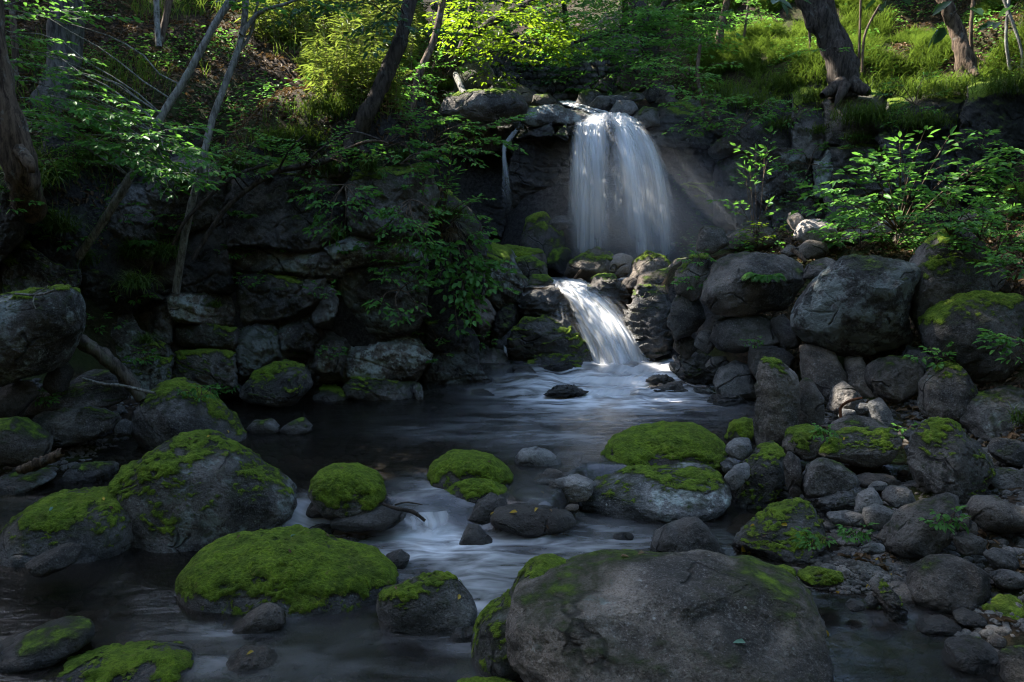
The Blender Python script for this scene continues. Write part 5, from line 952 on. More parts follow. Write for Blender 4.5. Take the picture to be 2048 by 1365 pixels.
# background woodland
bgt = [((1000,-10,19),"hazy dark tree in the gap behind the waterfall, leftmost",(1.6,1,1.0)),((1120,20,20),"dark tree behind the stone wall in the middle",(1.8,1,1.2)),((1240,0,19.5),"dark tree behind the broadleaved one above the waterfall",(1.8,1,1.2)),
       ((760,-20,17),"leafy tree behind the bamboo grass left of centre",(1.6,1,.9)),((870,60,16),"leafy tree between the dark trunk and the twin tree",(.8,.8,.8)),((1400,-10,19),"leafy tree far behind the thin brown tree",(1.6,1,.9)),((1550,-40,18),"tree crown at the top edge right of centre",(1.6,1,.6)),((640,-50,17),"tree crown at the top edge above the bamboo grass",(1.5,1,.6)),((1050,130,18),"low bush in front of the stone wall on the left",(.5,.4,.35)),((1190,150,17),"low bush in front of the stone wall on the right",(.5,.4,.35))]
for i, (c, lab, rad) in enumerate(bgt):
    cc = W(*c); low = "bush" in lab; b = np.array([cc[0], cc[1] + .3, gz(np.array([cc[0]]), np.array([cc[1] + .3]))[0]])
    p = Plant("bush" if low else "tree", b, lab, "bush" if low else "tree", "trees in the back of the ravine"); tb = Bag()
    tube(tb, spline([b, (b + cc) / 2 + [.15, 0, 0], cc + [0, 0, rad[2] * .6]], 12), np.linspace(.04 if low else .14, .02, 12), 8, .2); p.part("trunk", tb, M_BARK)
    crown(p.t, p.l, cc, rad, int(14 + 26 * rad[0]), .75, .10, rng, width=.4); p.done(M_BARK, M_LEAF if i % 3 else M_LEAFD)
# ------------------------------------------------------------------ shrubs, saplings, vines, ferns
def shrub(label, base, tips, mat, leaf, width, name="shrub", cat="shrub", group="shrubs and seedlings", bark=None, stem=.008, subs=2, **k):
    b = np.asarray(base, float); p = Plant(name, b, label, cat, group)
    for tpt in tips:
        e = W(*tpt); mid = b + (e - b) * .5 + np.array([rng.uniform(-.05, .05), 0, .06]); P = spline([b, mid, e], 10); tube(p.t, P, np.linspace(stem, stem * .3, 10), 5)
        for s in range(subs):
            q = P[int(rng.uniform(4, 8))]; d = (e - b) * np.array([1, .3, .12]); d = unit(d + rng.normal(size=3) * .25 * np.linalg.norm(d)); l = np.linalg.norm(e - b) * rng.uniform(.3, .5); spray(p.t, p.l, q, q + d * l, width, leaf, rng, **k)
        spray(p.t, p.l, P[6], e, width, leaf, rng, **k)
    p.done(bark or M_BARKB, mat, "stems"); return p
hb, _, _ = hit(1797, 465); hb = hb if hb is not None else W(1797,465,9.8)
Y0 = hb[1] - .5
shrub("bright green leafy shrub on the terrace at the right, in front of the shaded cliff", hb, [(1665,395,Y0-.3),(1690,345,Y0-.2),(1740,330,Y0-.3),(1760,300,Y0-.1),(1850,260,Y0),(1800,275,Y0),(1900,270,Y0-.1),(1950,330,Y0-.2),(1975,325,Y0-.3),(1900,350,Y0-.4),(1850,330,Y0-.4),(1800,345,Y0-.5),(1700,400,Y0-.5),(1760,390,Y0-.5),(1840,380,Y0-.5),(1920,370,Y0-.3)], M_LEAF, .105, .17, gap=.55, aspect=.48, up=.4, stem=.012)
def H(px, py, d=0):
    p, n, o = hit(px, py)
    return p if p is not None else W(px, py, 9)
def sprig(label, px, py, tips, mat=None, leaf=.05, width=.08, name="seedling", **k):
    b = H(px, py); Yb = b[1]
    return shrub(label, b, [(x, y, Yb - dy) for x, y, dy in tips], mat or M_LEAF, leaf, width, name=name, cat=name, stem=.004, **{**dict(subs=1, gap=.6), **k})
sprig("tall thin seedling with a blurred leafy top beside the waterfall pool", 1513, 490, [(1512,300,.1),(1490,330,.15),(1530,305,.1),(1500,345,.15),(1480,410,.1),(1540,405,.1)], leaf=.085, width=.13)
sprig("pale leafed seedling on the terrace rocks below the tall thin seedling", 1530, 497, [(1490,460,.2),(1520,450,.2),(1560,455,.2),(1590,470,.25),(1540,475,.3),(1500,485,.3),(1595,455,.2)], mat=M_LEAFY, leaf=.06, width=.12)
vb = H(955, 520)
vine = shrub("leafy vine trailing down the rocks left of the cascade", H(905,440), [(960,520,9.2),(945,560,9.0),(930,600,8.95),(965,590,9.0),(940,640,8.9),(890,590,8.9),(900,530,9.1),(960,640,8.9),(915,660,8.8),(880,560,9.0),(950,480,9.3)], M_LEAF, .085, .17, name="vine", cat="vine", gap=.6, up=.6, aspect=.62, stem=.006)
shrub("thin upright twigs with sparse leaves at the top right of the outcrop", H(880,470), [(900,330,9.2),(905,285,9.2),(940,400,9.0),(930,430,9.0),(880,400,9.0),(955,395,9.1),(890,360,9.2)], M_LEAF, .06, .1, name="seedling", cat="seedling", subs=1)
shrub("wind blurred leafy branch reaching from the outcrop toward the waterfall", W(845,300,9.7), [(1040,240,9.6),(1010,285,9.5),(950,245,9.6),(930,300,9.4),(990,310,9.4),(900,270,9.5),(960,330,9.3)], M_LEAF, .065, .18, gap=.5)
for lab, b, tips in [("leafy branch layer spreading over the ledge at the upper left", (60,330,8.6), [(150,300,8.2),(20,290,8.2),(100,250,8.3),(200,330,8.1),(0,340,8.0),(130,350,8.0)]),
     ("leafy bush between the pale leaning stems and the outcrop", (480,330,9.2), [(430,300,8.9),(500,290,9.0),(540,320,8.9),(460,350,8.7),(520,350,8.8),(400,330,8.8)]),
     ("low leafy bush above the dark face of the outcrop", (640,330,9.2), [(600,300,9.1),(660,290,9.1),(690,330,8.9),(620,350,8.9),(580,330,9.0)]),
     ("leafy sprays hanging down the middle of the outcrop face", (690,370,8.8), [(640,430,8.5),(690,450,8.5),(740,430,8.5),(660,480,8.5),(720,400,8.6),(610,400,8.6)]),
     ("leafy sprays hanging on the right part of the outcrop face, above the vine", (820,400,8.9), [(790,450,8.6),(840,470,8.6),(870,440,8.7),(810,500,8.6),(850,520,8.6),(760,470,8.6)]),
     ("leafy sprays on the lower right of the outcrop face, below its lichen stained block", (800,580,8.7), [(760,620,8.4),(800,640,8.4),(840,620,8.5),(780,560,8.5),(840,570,8.5)]),
     ("leafy undergrowth on the outcrop top beside the dark leaning trunk", (760,300,9.5), [(800,230,9.7),(840,250,9.6),(780,260,9.4),(860,290,9.4),(820,300,9.3),(900,240,9.9),(740,290,9.3),(850,220,10)]),
     ("leafy undergrowth hanging over the top right corner of the outcrop", (800,330,9.3), [(860,330,9.1),(880,300,9.2),(830,350,9.0),(760,340,9.1),(780,320,9.0),(720,320,9.0),(850,310,9.1)]),
     ("dim leafy bush at the foot of the sunlit bamboo grass", (760,200,11.5), [(720,120,11.6),(780,140,11.5),(800,180,11.2),(850,130,11.8),(740,180,11.2),(840,190,11.3),(880,160,11.8)]),
     ("leafy bush left of the boulders above the waterfall", (860,190,13.0), [(830,130,13),(880,100,13.2),(850,160,12.6),(900,190,12.6),(820,180,12.6),(930,110,13.4)])]:
    shrub(lab, W(*b), tips, M_LEAF, .07, .22, gap=.55, up=.45)
for lab, b, tips, lf in [("bushy undergrowth along the foot of the right cliff left of the rooted tree", (1480,260,12.2), [(1440,220,12),(1500,215,12),(1530,235,11.8),(1460,270,11.8),(1420,260,12),(1540,200,12.2)], .06),
     ("leafy undergrowth clinging to the cliff below the dark corner tree", (1830,210,11.9), [(1790,160,11.9),(1850,150,11.9),(1880,190,11.7),(1800,220,11.6),(1760,190,11.8),(1860,230,11.5),(1790,250,11.5)], .055),
     ("small leafy plants under the rooted tree on the cliff", (1600,220,12.2), [(1560,205,12),(1530,240,11.9),(1580,250,11.9),(1620,230,11.9)], .055),
     ("green plants on the wet face right of the waterfall", (1620,330,11.9), [(1590,300,11.7),(1640,290,11.7),(1560,340,11.7),(1640,350,11.6),(1600,370,11.6)], .05),
     ("dark leafy branch entering at the right edge below the slope", (2060,330,9.5), [(1990,330,9.3),(2010,300,9.3),(2000,370,9.2),(2040,310,9.2),(1975,350,9.2)], .08),
     ("leafy spray entering at the right edge beside the moss hung boulder", (2070,700,6.8), [(1990,700,6.6),(2010,680,6.6),(2020,720,6.5)], .07),
     ("leafy spray over the large moss hung boulder at the right edge", (2075,540,7.3), [(1985,545,7.1),(2010,520,7.1),(2030,550,7.0)], .06)]:
    shrub(lab, W(*b), tips, M_LEAF, lf, .18, gap=.55, up=.4)
for i, (x, y) in enumerate([(1790,500),(1850,480),(1900,470),(1960,480),(2020,490),(1720,500),(2030,440),(1990,520)]):
    b = H(x, y) ; nm = ["under the bright shrub, left","under the bright shrub, right","left of the peaked mossy boulder top","behind the peaked mossy boulder","at the right edge above the moss hung boulder","on the shelf behind the huge lichen boulder","near the flat grey rock high at the right edge","right behind the peak of the mossy boulder"][i]
    shrub("low leafy ground cover " + nm, b, [(x+dx, y+dy, b[1]-dd) for dx, dy, dd in [(-70,-30,.2),(-40,-60,.1),(0,-70,0),(40,-60,.1),(70,-35,.2),(-30,-20,.3),(30,-20,.3)]], M_LEAF, .065, .17, name="ground_cover", cat="ground cover", group="leafy ground cover on the right terrace", gap=.5, up=.4)
for lab, x, y, s, lf in [("little plant with toothed leaves on the mossy cheeked boulder", 1400,535,28,.045),("light green sprig on the cracked dark rock beside the cascade", 1380,580,26,.05),("tiny plant growing from the flat dark boulder", 1508,697,16,.035),("seedling with star shaped leaves above the egg shaped boulder", 1870,735,32,.06),
     ("small seedling on the gravel beside the slanted mossy slab", 1622,1098,22,.04),("small seedling on the gravel beside the flat greenish stone", 1712,1085,22,.04),("small seedling on the long slanting boulder's right end", 1890,1060,26,.045),("green seedling between the domed rocks of the bank", 1648,880,22,.04),
     ("green seedling right of the wide dark bank boulder", 1812,880,22,.04),("dark leafy plant on the mossy ledge at the far left", 60,470,45,.08),("small leaves sprouting from the outcrop beside the long crack", 500,575,22,.045),("fresh green leaves on the outcrop at mid height", 740,515,30,.06),("yellow green leaves hanging on the outcrop near the vine", 775,550,28,.06),
     ("second tuft of yellow green leaves on the outcrop, closer to the vine", 830,555,22,.06),("leafy sprig on the outcrop below its lichen stained corner", 800,500,24,.05),("leafy weeds at the foot of the outcrop beside the wet ledges", 880,690,45,.055),("leafy weeds low on the outcrop under the vine", 860,730,38,.05),("leaves sprouting at the left bank behind the log", 200,670,34,.05),
     ("leaves hanging from the dark upper face of the outcrop", 620,400,34,.055),("tuft of leaves in the crack below the dark upper face", 560,505,30,.05),("leaves beside the long vertical crack of the outcrop", 650,600,26,.045),("leaves at the right top corner of the outcrop", 845,390,36,.055),("leafy plant in the shadow left of the outcrop", 270,610,36,.06),("leafy plant on the shaded wall behind the pale stems", 250,450,40,.06),("leafy plant hanging over the ledge at the far left", 30,430,44,.07),
     ("leafy plant on the mossy ledge behind the massive lichen boulder", 130,500,44,.065),("small plant beside the log on the left bank", 290,730,26,.05),("leafy weeds on the wet rock left of the cascade", 960,700,28,.05),("leafy plant under the arching sapling", 470,520,26,.05),("leaves on the cliff under the side trickle", 960,470,26,.05),("fresh leaves low on the outcrop beside the flat mossy boulder", 660,720,24,.045),
     ("leafy plant on the right cliff beside the pale streak", 1600,420,34,.06),("leafy plant on the right cliff behind the bright shrub", 1720,310,34,.06),("plant at the foot of the right cliff", 1660,440,30,.06),("plant on the shaded cliff at the right edge", 1960,300,36,.06),("leafy weeds in the gap above the broad brown boulder", 1500,500,28,.05),("leafy weeds right of the huge lichen boulder's top", 1830,505,30,.05),
     ("leaves above the mossy block on the left bank", 400,800,22,.05),("sprig at the left end of the flat outcrop foot", 440,790,22,.05),("weed between the long wrinkled rocks", 90,812,18,.04),("leafy weed near the top left of the outcrop", 345,460,30,.06),("weed on the dark wall right of the pale stems", 335,500,30,.06)]:
    b = H(x, y); yy = s * .5
    shrub(lab, b, [(x-s, y-yy, b[1]-.08),(x-s*.4, y-s, b[1]-.05),(x+s*.4, y-s, b[1]-.05),(x+s, y-yy, b[1]-.08),(x, y-s*.2, b[1]-.15)], M_LEAF, lf, lf*1.3, name="seedling", cat="seedling", group="small plants among the rocks", stem=.003, subs=1)
def fern(label, px, py, n, L, group="ferns among the rocks"):
    b = H(px, py); p = Plant("fern", b, label, "fern", group); b = b + np.array([0, -.05, .02])
    for i in range(n):
        az = -math.pi / 2 + (i / max(n - 1, 1) - .5) * 3.6 + rng.uniform(-.2, .2); l = L * rng.uniform(.75, 1.1); t = np.linspace(0, 1, 14)[:, None]
        h = np.array([math.cos(az), math.sin(az), 0]); P = b + h * l * .62 * t + np.array([0, 0, 1]) * l * (1.0 * t - .85 * t ** 2.4); tube(p.t, P, np.linspace(.003, .001, 14), 3)
        tt = np.linspace(.12, .98, 26); Q = np.stack([np.interp(tt * 13, np.arange(14), P[:, c]) for c in range(3)], 1); T = unit(np.gradient(Q, axis=0)); S = unit(np.cross(T, [0, 0, 1.0]))
        ln = l * .23 * np.sin(np.pi * np.clip(tt * .85 + .12, 0, 1)) ** .8
        for s in (-1, 1): leaves(p.l, Q, T * .35 + S * s, np.cross(S, T) + rng.normal(size=Q.shape) * .08, ln, ln * .26 + .003, rng, .05, .2)
    p.done(M_BARKB, M_LEAF, "stems")
fern("bright green fern hanging below the broad brown boulder", 1525, 575, 13, .40); fern("small fern on the dark upper face of the outcrop", 470, 440, 5, .22); fern("second small fern beside it on the outcrop, a little to the right", 500, 445, 5, .20)
fern("fern on the sunny terrace beside a tree stump root", 1660, 505, 6, .28); fern("fern on the outcrop below its lichen stained corner", 690, 515, 5, .16); fern("fern on the top of the left ledge among grass", 290, 505, 8, .30); fern("fern low on the bank above the pool, left", 440, 790, 5, .18)
fern("fern at the edge of the upper stream above the waterfall", 1150, 195, 7, .35)
# ------------------------------------------------------------------ grass, bamboo grass, leaf litter, pebbles
def dn(P):
    dx, dy = slope_dir(P[:, 0], P[:, 1]); return np.arctan2(-dy, -dx)
r = np.random.RandomState(21)
def in_poly(u, v, poly):
    poly = parse(poly); c = np.zeros(len(u), bool); x1, y1 = poly[-1]
    for x2, y2 in poly:
        k = ((y1 > v) != (y2 > v)) & (u < (x2 - x1) * (v - y1) / (y2 - y1 + 1e-9) + x1); c ^= k; x1, y1 = x2, y2
    return c
RIGHT_GRASS = "1350,-60 2100,-60 2100,130 2000,190 1900,190 1780,150 1760,230 1700,250 1640,170 1540,170 1500,200 1430,200 1380,120"
def cl(P, s, o=0.0): return fbm(np.stack([P[:, 0] * s, P[:, 1] * s, 0 * P[:, 0] + o], 1), 3)
P = scatter(1130000, -1, 14, 11, 21, r, lambda u, v, P: in_poly(u, v, RIGHT_GRASS) & (cl(P, .9) > .10 - .15 * (u < 1750)) & (cl(P, 2.6, 3) > -.28))
r.shuffle(P); P = P[:42000]; b = Bag(); n = len(P); blades(b, P - [0, 0, .02], dn(P) + r.normal(size=n) * .7, r.uniform(.14, .34, n), .009, r.uniform(.2, .9, n), r.uniform(1.0, 2.2, n), r, 4)
tag(b.build("slope_grass", M_GRASS), "fine drooping green grass covering the right slope", "grass", kind="stuff")
SASA = "400,-60 860,-60 840,120 800,240 720,270 640,220 600,150 560,110 500,80"
P = scatter(60000, -9, 1, 9.5, 20, r, lambda u, v, P: in_poly(u, v, SASA) & (cl(P, 1.3, 7) > -.12)); P = P[:5600]
b = Bag(); n = len(P); hgt = r.uniform(.22, .80, n); az = r.uniform(0, 6.28, n); blades(b, P, az, hgt, .007, .05, r.uniform(.1, .5, n), r, 3)
st = Bag(); st.V, st.F, st.T, st.n = b.V, b.F, b.T, b.n
lb = Bag()
for k in range(10):
    f = r.uniform(.2, 1.0, n); a2 = r.uniform(0, 6.28, n); pp = P + np.stack([np.cos(az) * hgt * .12 * f, np.sin(az) * hgt * .12 * f, hgt * f * .95], 1)
    leaves(lb, pp, np.stack([np.cos(a2), np.sin(a2), r.uniform(-.5, .5, n)], 1), np.array([0, 0, 1.0]) + r.normal(size=(n, 3)) * .5, r.uniform(.08, .16, n), r.uniform(.012, .022, n), r, .1, .25)
tag(lb.build("bamboo_grass", M_SASA), "tall sunlit yellow green bamboo grass on the left slope", "bamboo grass", kind="stuff")
tag(st.build("bamboo_stems", M_STRAW), "thin straw coloured stems of the bamboo grass on the left slope", "stems", kind="stuff")
def litter_mask(u, v, P):
    left = (u < 760) & (v < 420); right = (u > 1780) & (v < 160); bank = (u > 1500) & (v > 380) & (v < 1260); cen = (u > 200) & (u < 900) & (v < 500)
    return (left | right | (bank & ((v < 900) | (cl(P, 2.5, 8) > .25))) | cen) & (P[:, 2] > -.17) & (cl(P, .8, 4) > -.45)
P = scatter(420000, -11, 12, 3.8, 19, r, litter_mask, 500); r.shuffle(P); P = P[:80000]; n = len(P); b = Bag(); a = r.uniform(0, 6.28, n)
gxn, gyn = slope_dir(P[:, 0], P[:, 1], .1); N = unit(np.stack([-gxn, -gyn, np.ones(n)], 1)) + r.normal(size=(n, 3)) * .35
leaves(b, P + np.array([0, 0, 1]) * r.uniform(0, .03, n)[:, None], np.stack([np.cos(a), np.sin(a), r.normal(size=n) * .25 - gxn * np.cos(a) * -1], 1), N, r.uniform(.035, .085, n), r.uniform(.018, .04, n), r, .35, .25)
tag(b.build("leaf_litter", M_LITTER), "brown dead leaves strewn over the slopes and between rocks", "leaf litter", kind="stuff")
P = scatter(30000, -11, 3, 7, 16, r, lambda u, v, P: (u < 700) & (v < 420) & (cl(P, .7, 9) > .12)); P = P[:13000]; n = len(P); b = Bag()
blades(b, P, dn(P) + r.normal(size=n) * .9, r.uniform(.15, .38, n), .010, r.uniform(.1, .6, n), r.uniform(.8, 2.0, n), r, 4)
tag(b.build("dark_slope_grass", M_GRASSD), "scattered dark grass blades on the shaded left slope", "grass", kind="stuff")
# tiny herbs over both slopes
P = scatter(120000, -11, 12, 8, 20, r, lambda u, v, P: (v < 520) & ((u < 900) | (u > 1300)) & (cl(P, .9, 15) > .05), 500); r.shuffle(P); P = P[:32000]; n = len(P); b = Bag(); a = r.uniform(0, 6.28, n)
leaves(b, P + np.array([0, 0, 1]) * r.uniform(.03, .20, n)[:, None], np.stack([np.cos(a), np.sin(a), r.normal(size=n) * .2], 1), np.array([0, 0, 1.0]) + r.normal(size=(n, 3)) * .35, r.uniform(.04, .08, n), r.uniform(.02, .04, n), r)
tag(b.build("herb_layer", M_LEAF), "low green herbs spread over both slopes", "herbs", kind="stuff")
def pebbles(name, label, P, smin, smax, rr, tone):
    V0, F0 = ico(2); n = len(P); s = smin * (smax / smin) ** (rr.rand(n) ** 1.8); sc = np.stack([s * rr.uniform(.8, 1.4, n), s * rr.uniform(.7, 1.2, n), s * rr.uniform(.4, .8, n)], 1); a = rr.uniform(0, 6.28, n)
    nz = 1 + .22 * fbm((V0[None] * .9 + rr.uniform(-60, 60, (n, 1, 3))).reshape(-1, 3), 2).reshape(n, -1, 1)
    v = V0[None] * nz * sc[:, None]; c, q = np.cos(a)[:, None], np.sin(a)[:, None]; v = np.stack([v[..., 0] * c - v[..., 1] * q, v[..., 0] * q + v[..., 1] * c, v[..., 2]], -1) + P[:, None]
    F = (F0[None] + (np.arange(n) * len(V0))[:, None, None]).reshape(-1, 3)
    me = make_mesh(name, v.reshape(-1, 3), F, {"moss": np.full(n * len(V0), -.6)}); o = link(name, me, M_ROCK); o["tone"] = tone; o["lichen"] = .2; o["wet"] = .1; o["lum"] = 1.1
    tag(o, label, name, kind="stuff")
P = scatter(60000, .9, 5, 4.0, 8.5, r, lambda u, v, P: (v > 800) & (P[:, 2] > -.22)); r.shuffle(P); pebbles("gravel", "grey pebbles and gravel between the boulders of the right bank", P[:6500], .008, .045, r, .25)
P = scatter(20000, -5, -2.0, 5, 8.5, r, lambda u, v, P: (v > 760) & (P[:, 2] > -.15)); r.shuffle(P); pebbles("pebbles", "dark pebbles between the rocks of the left bank", P[:1200], .012, .05, r, .3)
P = scatter(30000, -3.5, 3, 3.3, 9.2, r, lambda u, v, P: P[:, 2] < -.2); r.shuffle(P); pebbles("stream_bed_stones", "rounded brown stones lying under the stream water", P[:1500], .03, .12, r, .8)
P = scatter(60000, 1.2, 3.2, 4.0, 6.0, r, lambda u, v, P: in_poly(u, v, "1580,1050 1800,1060 1880,1180 1720,1240 1590,1190") & (P[:, 2] > -.22)); r.shuffle(P); pebbles("fine_gravel", "pale fine gravel of the open patch beside the largest foreground boulder", P[:5500], .006, .022, r, .35)
# grass tufts
def tuft(label, px, py, n, L, mat, droop=2.0, spread=.05, wd=.009, group="grass tufts on the rocks", fine=False):
    b0 = H(px, py) + np.array([0, -.09, .04]); b = Bag(); P = b0 + r.normal(size=(n, 3)) * np.array([spread, spread * .4, spread * .25]); az = -math.pi / 2 + r.normal(size=n) * 1.1
    blades(b, P, az, L * r.uniform(.55, 1.1, n), wd, r.uniform(.05, 1.0, n), droop * r.uniform(.6, 1.2, n), r, 6)
    o = b.build("grass_tuft", mat, None, tuple(b0)); tag(o, label, "grass tuft", group); assert label not in LABELS; LABELS.add(label)
for a in [("big dark grass tuft pouring over the ledge at the far left", 105,365,420,.62,M_GRASS,2.3,.14),("grass tuft below the blackish trunk at the far left", 65,385,220,.5,M_GRASSD,2.2,.09),("grass tuft on the ledge right of the big dark one", 185,335,260,.5,M_GRASS,2.1,.12),("grass tuft with yellowed blades under the thick grey tree", 215,262,180,.42,M_GRASSD,1.9,.1),
  ("spiky grass tuft low on the left ledge, leftmost of three", 175,535,230,.38,M_GRASS,2.0,.06),("spiky grass tuft low on the left ledge, middle of three", 275,520,220,.36,M_GRASS,2.0,.06),("spiky grass tuft hanging lower than its two neighbours on the left ledge", 285,580,200,.34,M_GRASSD,2.3,.06),
  ("grass tuft hanging between the two pale leaning stems", 385,380,260,.42,M_GRASS,2.2,.08),("short grass tuft on the shaded wall left of the outcrop", 300,690,90,.22,M_GRASSD,1.8,.03),("thin grass tuft on the lichen dotted shelf left of the outcrop", 440,620,60,.16,M_GRASSD,1.6,.03),("bright little grass tuft on the flat mossy boulder at the outcrop foot", 605,712,80,.15,M_GRASS,1.6,.03),
  ("spider like grass tuft on the middle of the outcrop", 680,485,110,.26,M_GRASSD,1.9,.03),("grass tuft on the upper lip of the outcrop beside the dark trunk", 742,350,150,.30,M_GRASSD,2.2,.05),("grass tuft on the right lip of the outcrop", 800,330,150,.28,M_GRASS,2.1,.05),("grass cushion on the slope above the dark boulder face", 590,290,700,.24,M_GRASS,2.2,.20),
  ("straw coloured dead grass hanging below the grass cushion", 635,345,160,.22,M_STRAW,2.6,.08),("grass cushion between the pale tree and the dark leaning trunk", 660,232,500,.28,M_GRASS,2.0,.2),("fine grass tuft on the slab left of the waterfall", 895,185,260,.24,M_GRASS,2.0,.12),("grass mop hanging on the cliff right of the rooted tree", 1725,245,700,.34,M_GRASS,2.4,.2),
  ("small grass mop lower left of the large one on the cliff", 1640,270,200,.22,M_GRASS,2.2,.09),("grass mop hanging under the first one on the cliff", 1710,285,220,.22,M_GRASS,2.4,.1),("grass overhanging the cliff edge left of the rooted tree", 1560,185,700,.36,M_GRASS,2.3,.28),("grass overhanging the cliff edge above the right of the waterfall", 1440,195,420,.30,M_GRASS,2.2,.22),
  ("grass overhanging the cliff edge under the dark corner tree", 1920,188,700,.38,M_GRASS,2.4,.25),("grass overhanging the cliff edge left of the dark corner tree", 1845,195,500,.36,M_GRASS,2.4,.22),("grass overhanging the cliff edge at the right picture edge", 2010,185,500,.36,M_GRASS,2.4,.22),("grass tuft at the foot of the rooted tree", 1770,190,500,.32,M_GRASS,2.2,.22),
  ("mossy grass drape on the rock corner left of the vine", 895,440,420,.22,M_GRASS,2.6,.10),("grass tuft spilling over the ledge above the shadowed wall", 250,340,260,.46,M_GRASS,2.2,.12),("grass tuft at the top left of the dark outcrop face", 470,345,240,.40,M_GRASS,2.2,.1),("grass tuft halfway down the left ledge", 130,470,220,.42,M_GRASSD,2.1,.08),("grass tuft on the shaded wall below the pale stems", 340,520,200,.36,M_GRASSD,2.1,.07),("grass tuft above the right side of the dark outcrop face", 660,350,220,.32,M_GRASSD,2.2,.1),("grass mop on the cliff face above the bright shrub", 1830,255,420,.32,M_GRASS,2.4,.2),("small grass mop on the cliff left of the bright shrub", 1560,260,260,.26,M_GRASS,2.3,.14),("grass mop between the thin brown tree and the rooted tree", 1500,215,420,.34,M_GRASS,2.3,.22),("grass mop just left of the bare roots", 1630,205,320,.3,M_GRASS,2.3,.14),("dry rootlets hanging below the grass drape beside the vine", 905,480,120,.24,M_STRAW,2.9,.04),("bamboo like grass sprouting beside the bright shrub", 1885,420,60,.30,M_GRASS,1.2,.05),("grass on the shaded bank at the right edge", 2030,850,80,.28,M_GRASSD,1.5,.05)]:
    tuft(*a)
# ------------------------------------------------------------------ driftwood, sticks, fallen leaves
def stick(label, pts, mat, name="stick", cat="stick", forks=(), rough=.2, group="dead wood by the stream"):
    b = Bag(); tube(b, path(pts, 30), radii(pts, 30), 10, rough, len(label))
    for f in forks: tube(b, path(f, 14), radii(f, 14), 6, rough, 3)
    p0 = W(*pts[0][:3]); o = b.build(name, mat, None, tuple(p0)); tag(o, label, cat, group)
M_LOG = bark_material("weathered_log", (.030, .026, .022), (.13, .11, .09), .3, .8, .35)
stick("weathered mossy log leaning down from the massive lichen boulder", [(140,668,6.7,13),(185,698,6.8,15),(225,728,6.85,15),(260,765,6.9,14),(285,800,6.9,11)], M_LOG, "log", "log", rough=.4)
stick("pale bare twig lying across the left bank to the smooth sloping boulder", [(165,757,6.45,2.2),(205,768,6.4,3),(245,772,6.35,3.2),(280,780,6.3,3.2),(310,787,6.25,3)], M_BARKP, "twig", "twig")
stick("broken piece of reddish bark on the left bank", [(40,940,5.7,10),(70,930,5.7,11),(105,915,5.7,11),(125,905,5.7,8)], M_BARKB, "bark_piece", "bark", rough=.6)
stick("curved red brown twig among pebbles under the boulder pile", [(1682,838,6.7,3),(1682,815,6.7,3),(1700,802,6.65,3),(1725,796,6.6,2.4)], bark_material("red_twig", (.09, .035, .018), (.24, .10, .05)), "twig", "twig")
stick("dark wet stick caught on the black ledge at the rapid", [(765,1008,5.35,3),(795,1018,5.3,4),(825,1024,5.3,4.5),(850,1042,5.3,3)], M_BARK, "stick", "stick", forks=[[(790,1010,5.35,2),(815,1005,5.35,2),(845,1010,5.35,1.2)]])
stick("little curved stick standing before the mossy peak boulder at the plunge pool", [(1148,558,10.9,2),(1158,546,10.9,3),(1163,540,10.9,2.4)], M_BARKB, "stick", "stick")
stick("pale broken stub on the slab left above the waterfall", [(912,150,12.9,6),(920,170,12.6,6),(925,182,12.5,6),(930,187,12.4,5)], M_BARKP, "stub", "stub")
stick("dead twigs lying on top of the massive lichen boulder", [(30,588,6.1,2),(80,590,6.05,2.5),(110,580,6.0,2)], M_BARKP, "twig", "twig", forks=[[(60,592,6.05,1.5),(90,578,6.0,1.2),(95,570,6,1)],[(70,590,6,1.3),(66,605,5.95,1.1),(72,618,5.95,1)]])
stick("dark bent twig on the outcrop top beside the leaning trunk", [(690,300,9.0,3),(730,285,8.9,3.5),(760,283,8.9,2.5),(778,288,8.9,1.5)], M_BARKB, "twig", "twig")
stick("root like stump wood on the terrace beside the fern", [(1585,500,9.4,5),(1600,512,9.3,5),(1612,525,9.2,3)], M_BARKB, "root", "root", rough=.5)
def fallen(label, px, py, size, mat, ang):
    p, nn, o = hit(px, py)
    if p is None: return
    b = Bag(); t = unit(np.cross(nn, [math.sin(ang), math.cos(ang), .2])); leaves(b, [p + nn * .006 - t * size * .5], [t], [nn], [size], [size * .5], r, .25, .1)
    ob = b.build("fallen_leaf", mat, None, tuple(p)); tag(ob, label, "leaf", "fallen leaves on the rocks")
    assert label not in LABELS; LABELS.add(label)
M_TEAL = leaf_material("teal_leaf", (.10, .20, .15), (.14, .27, .20), .2)
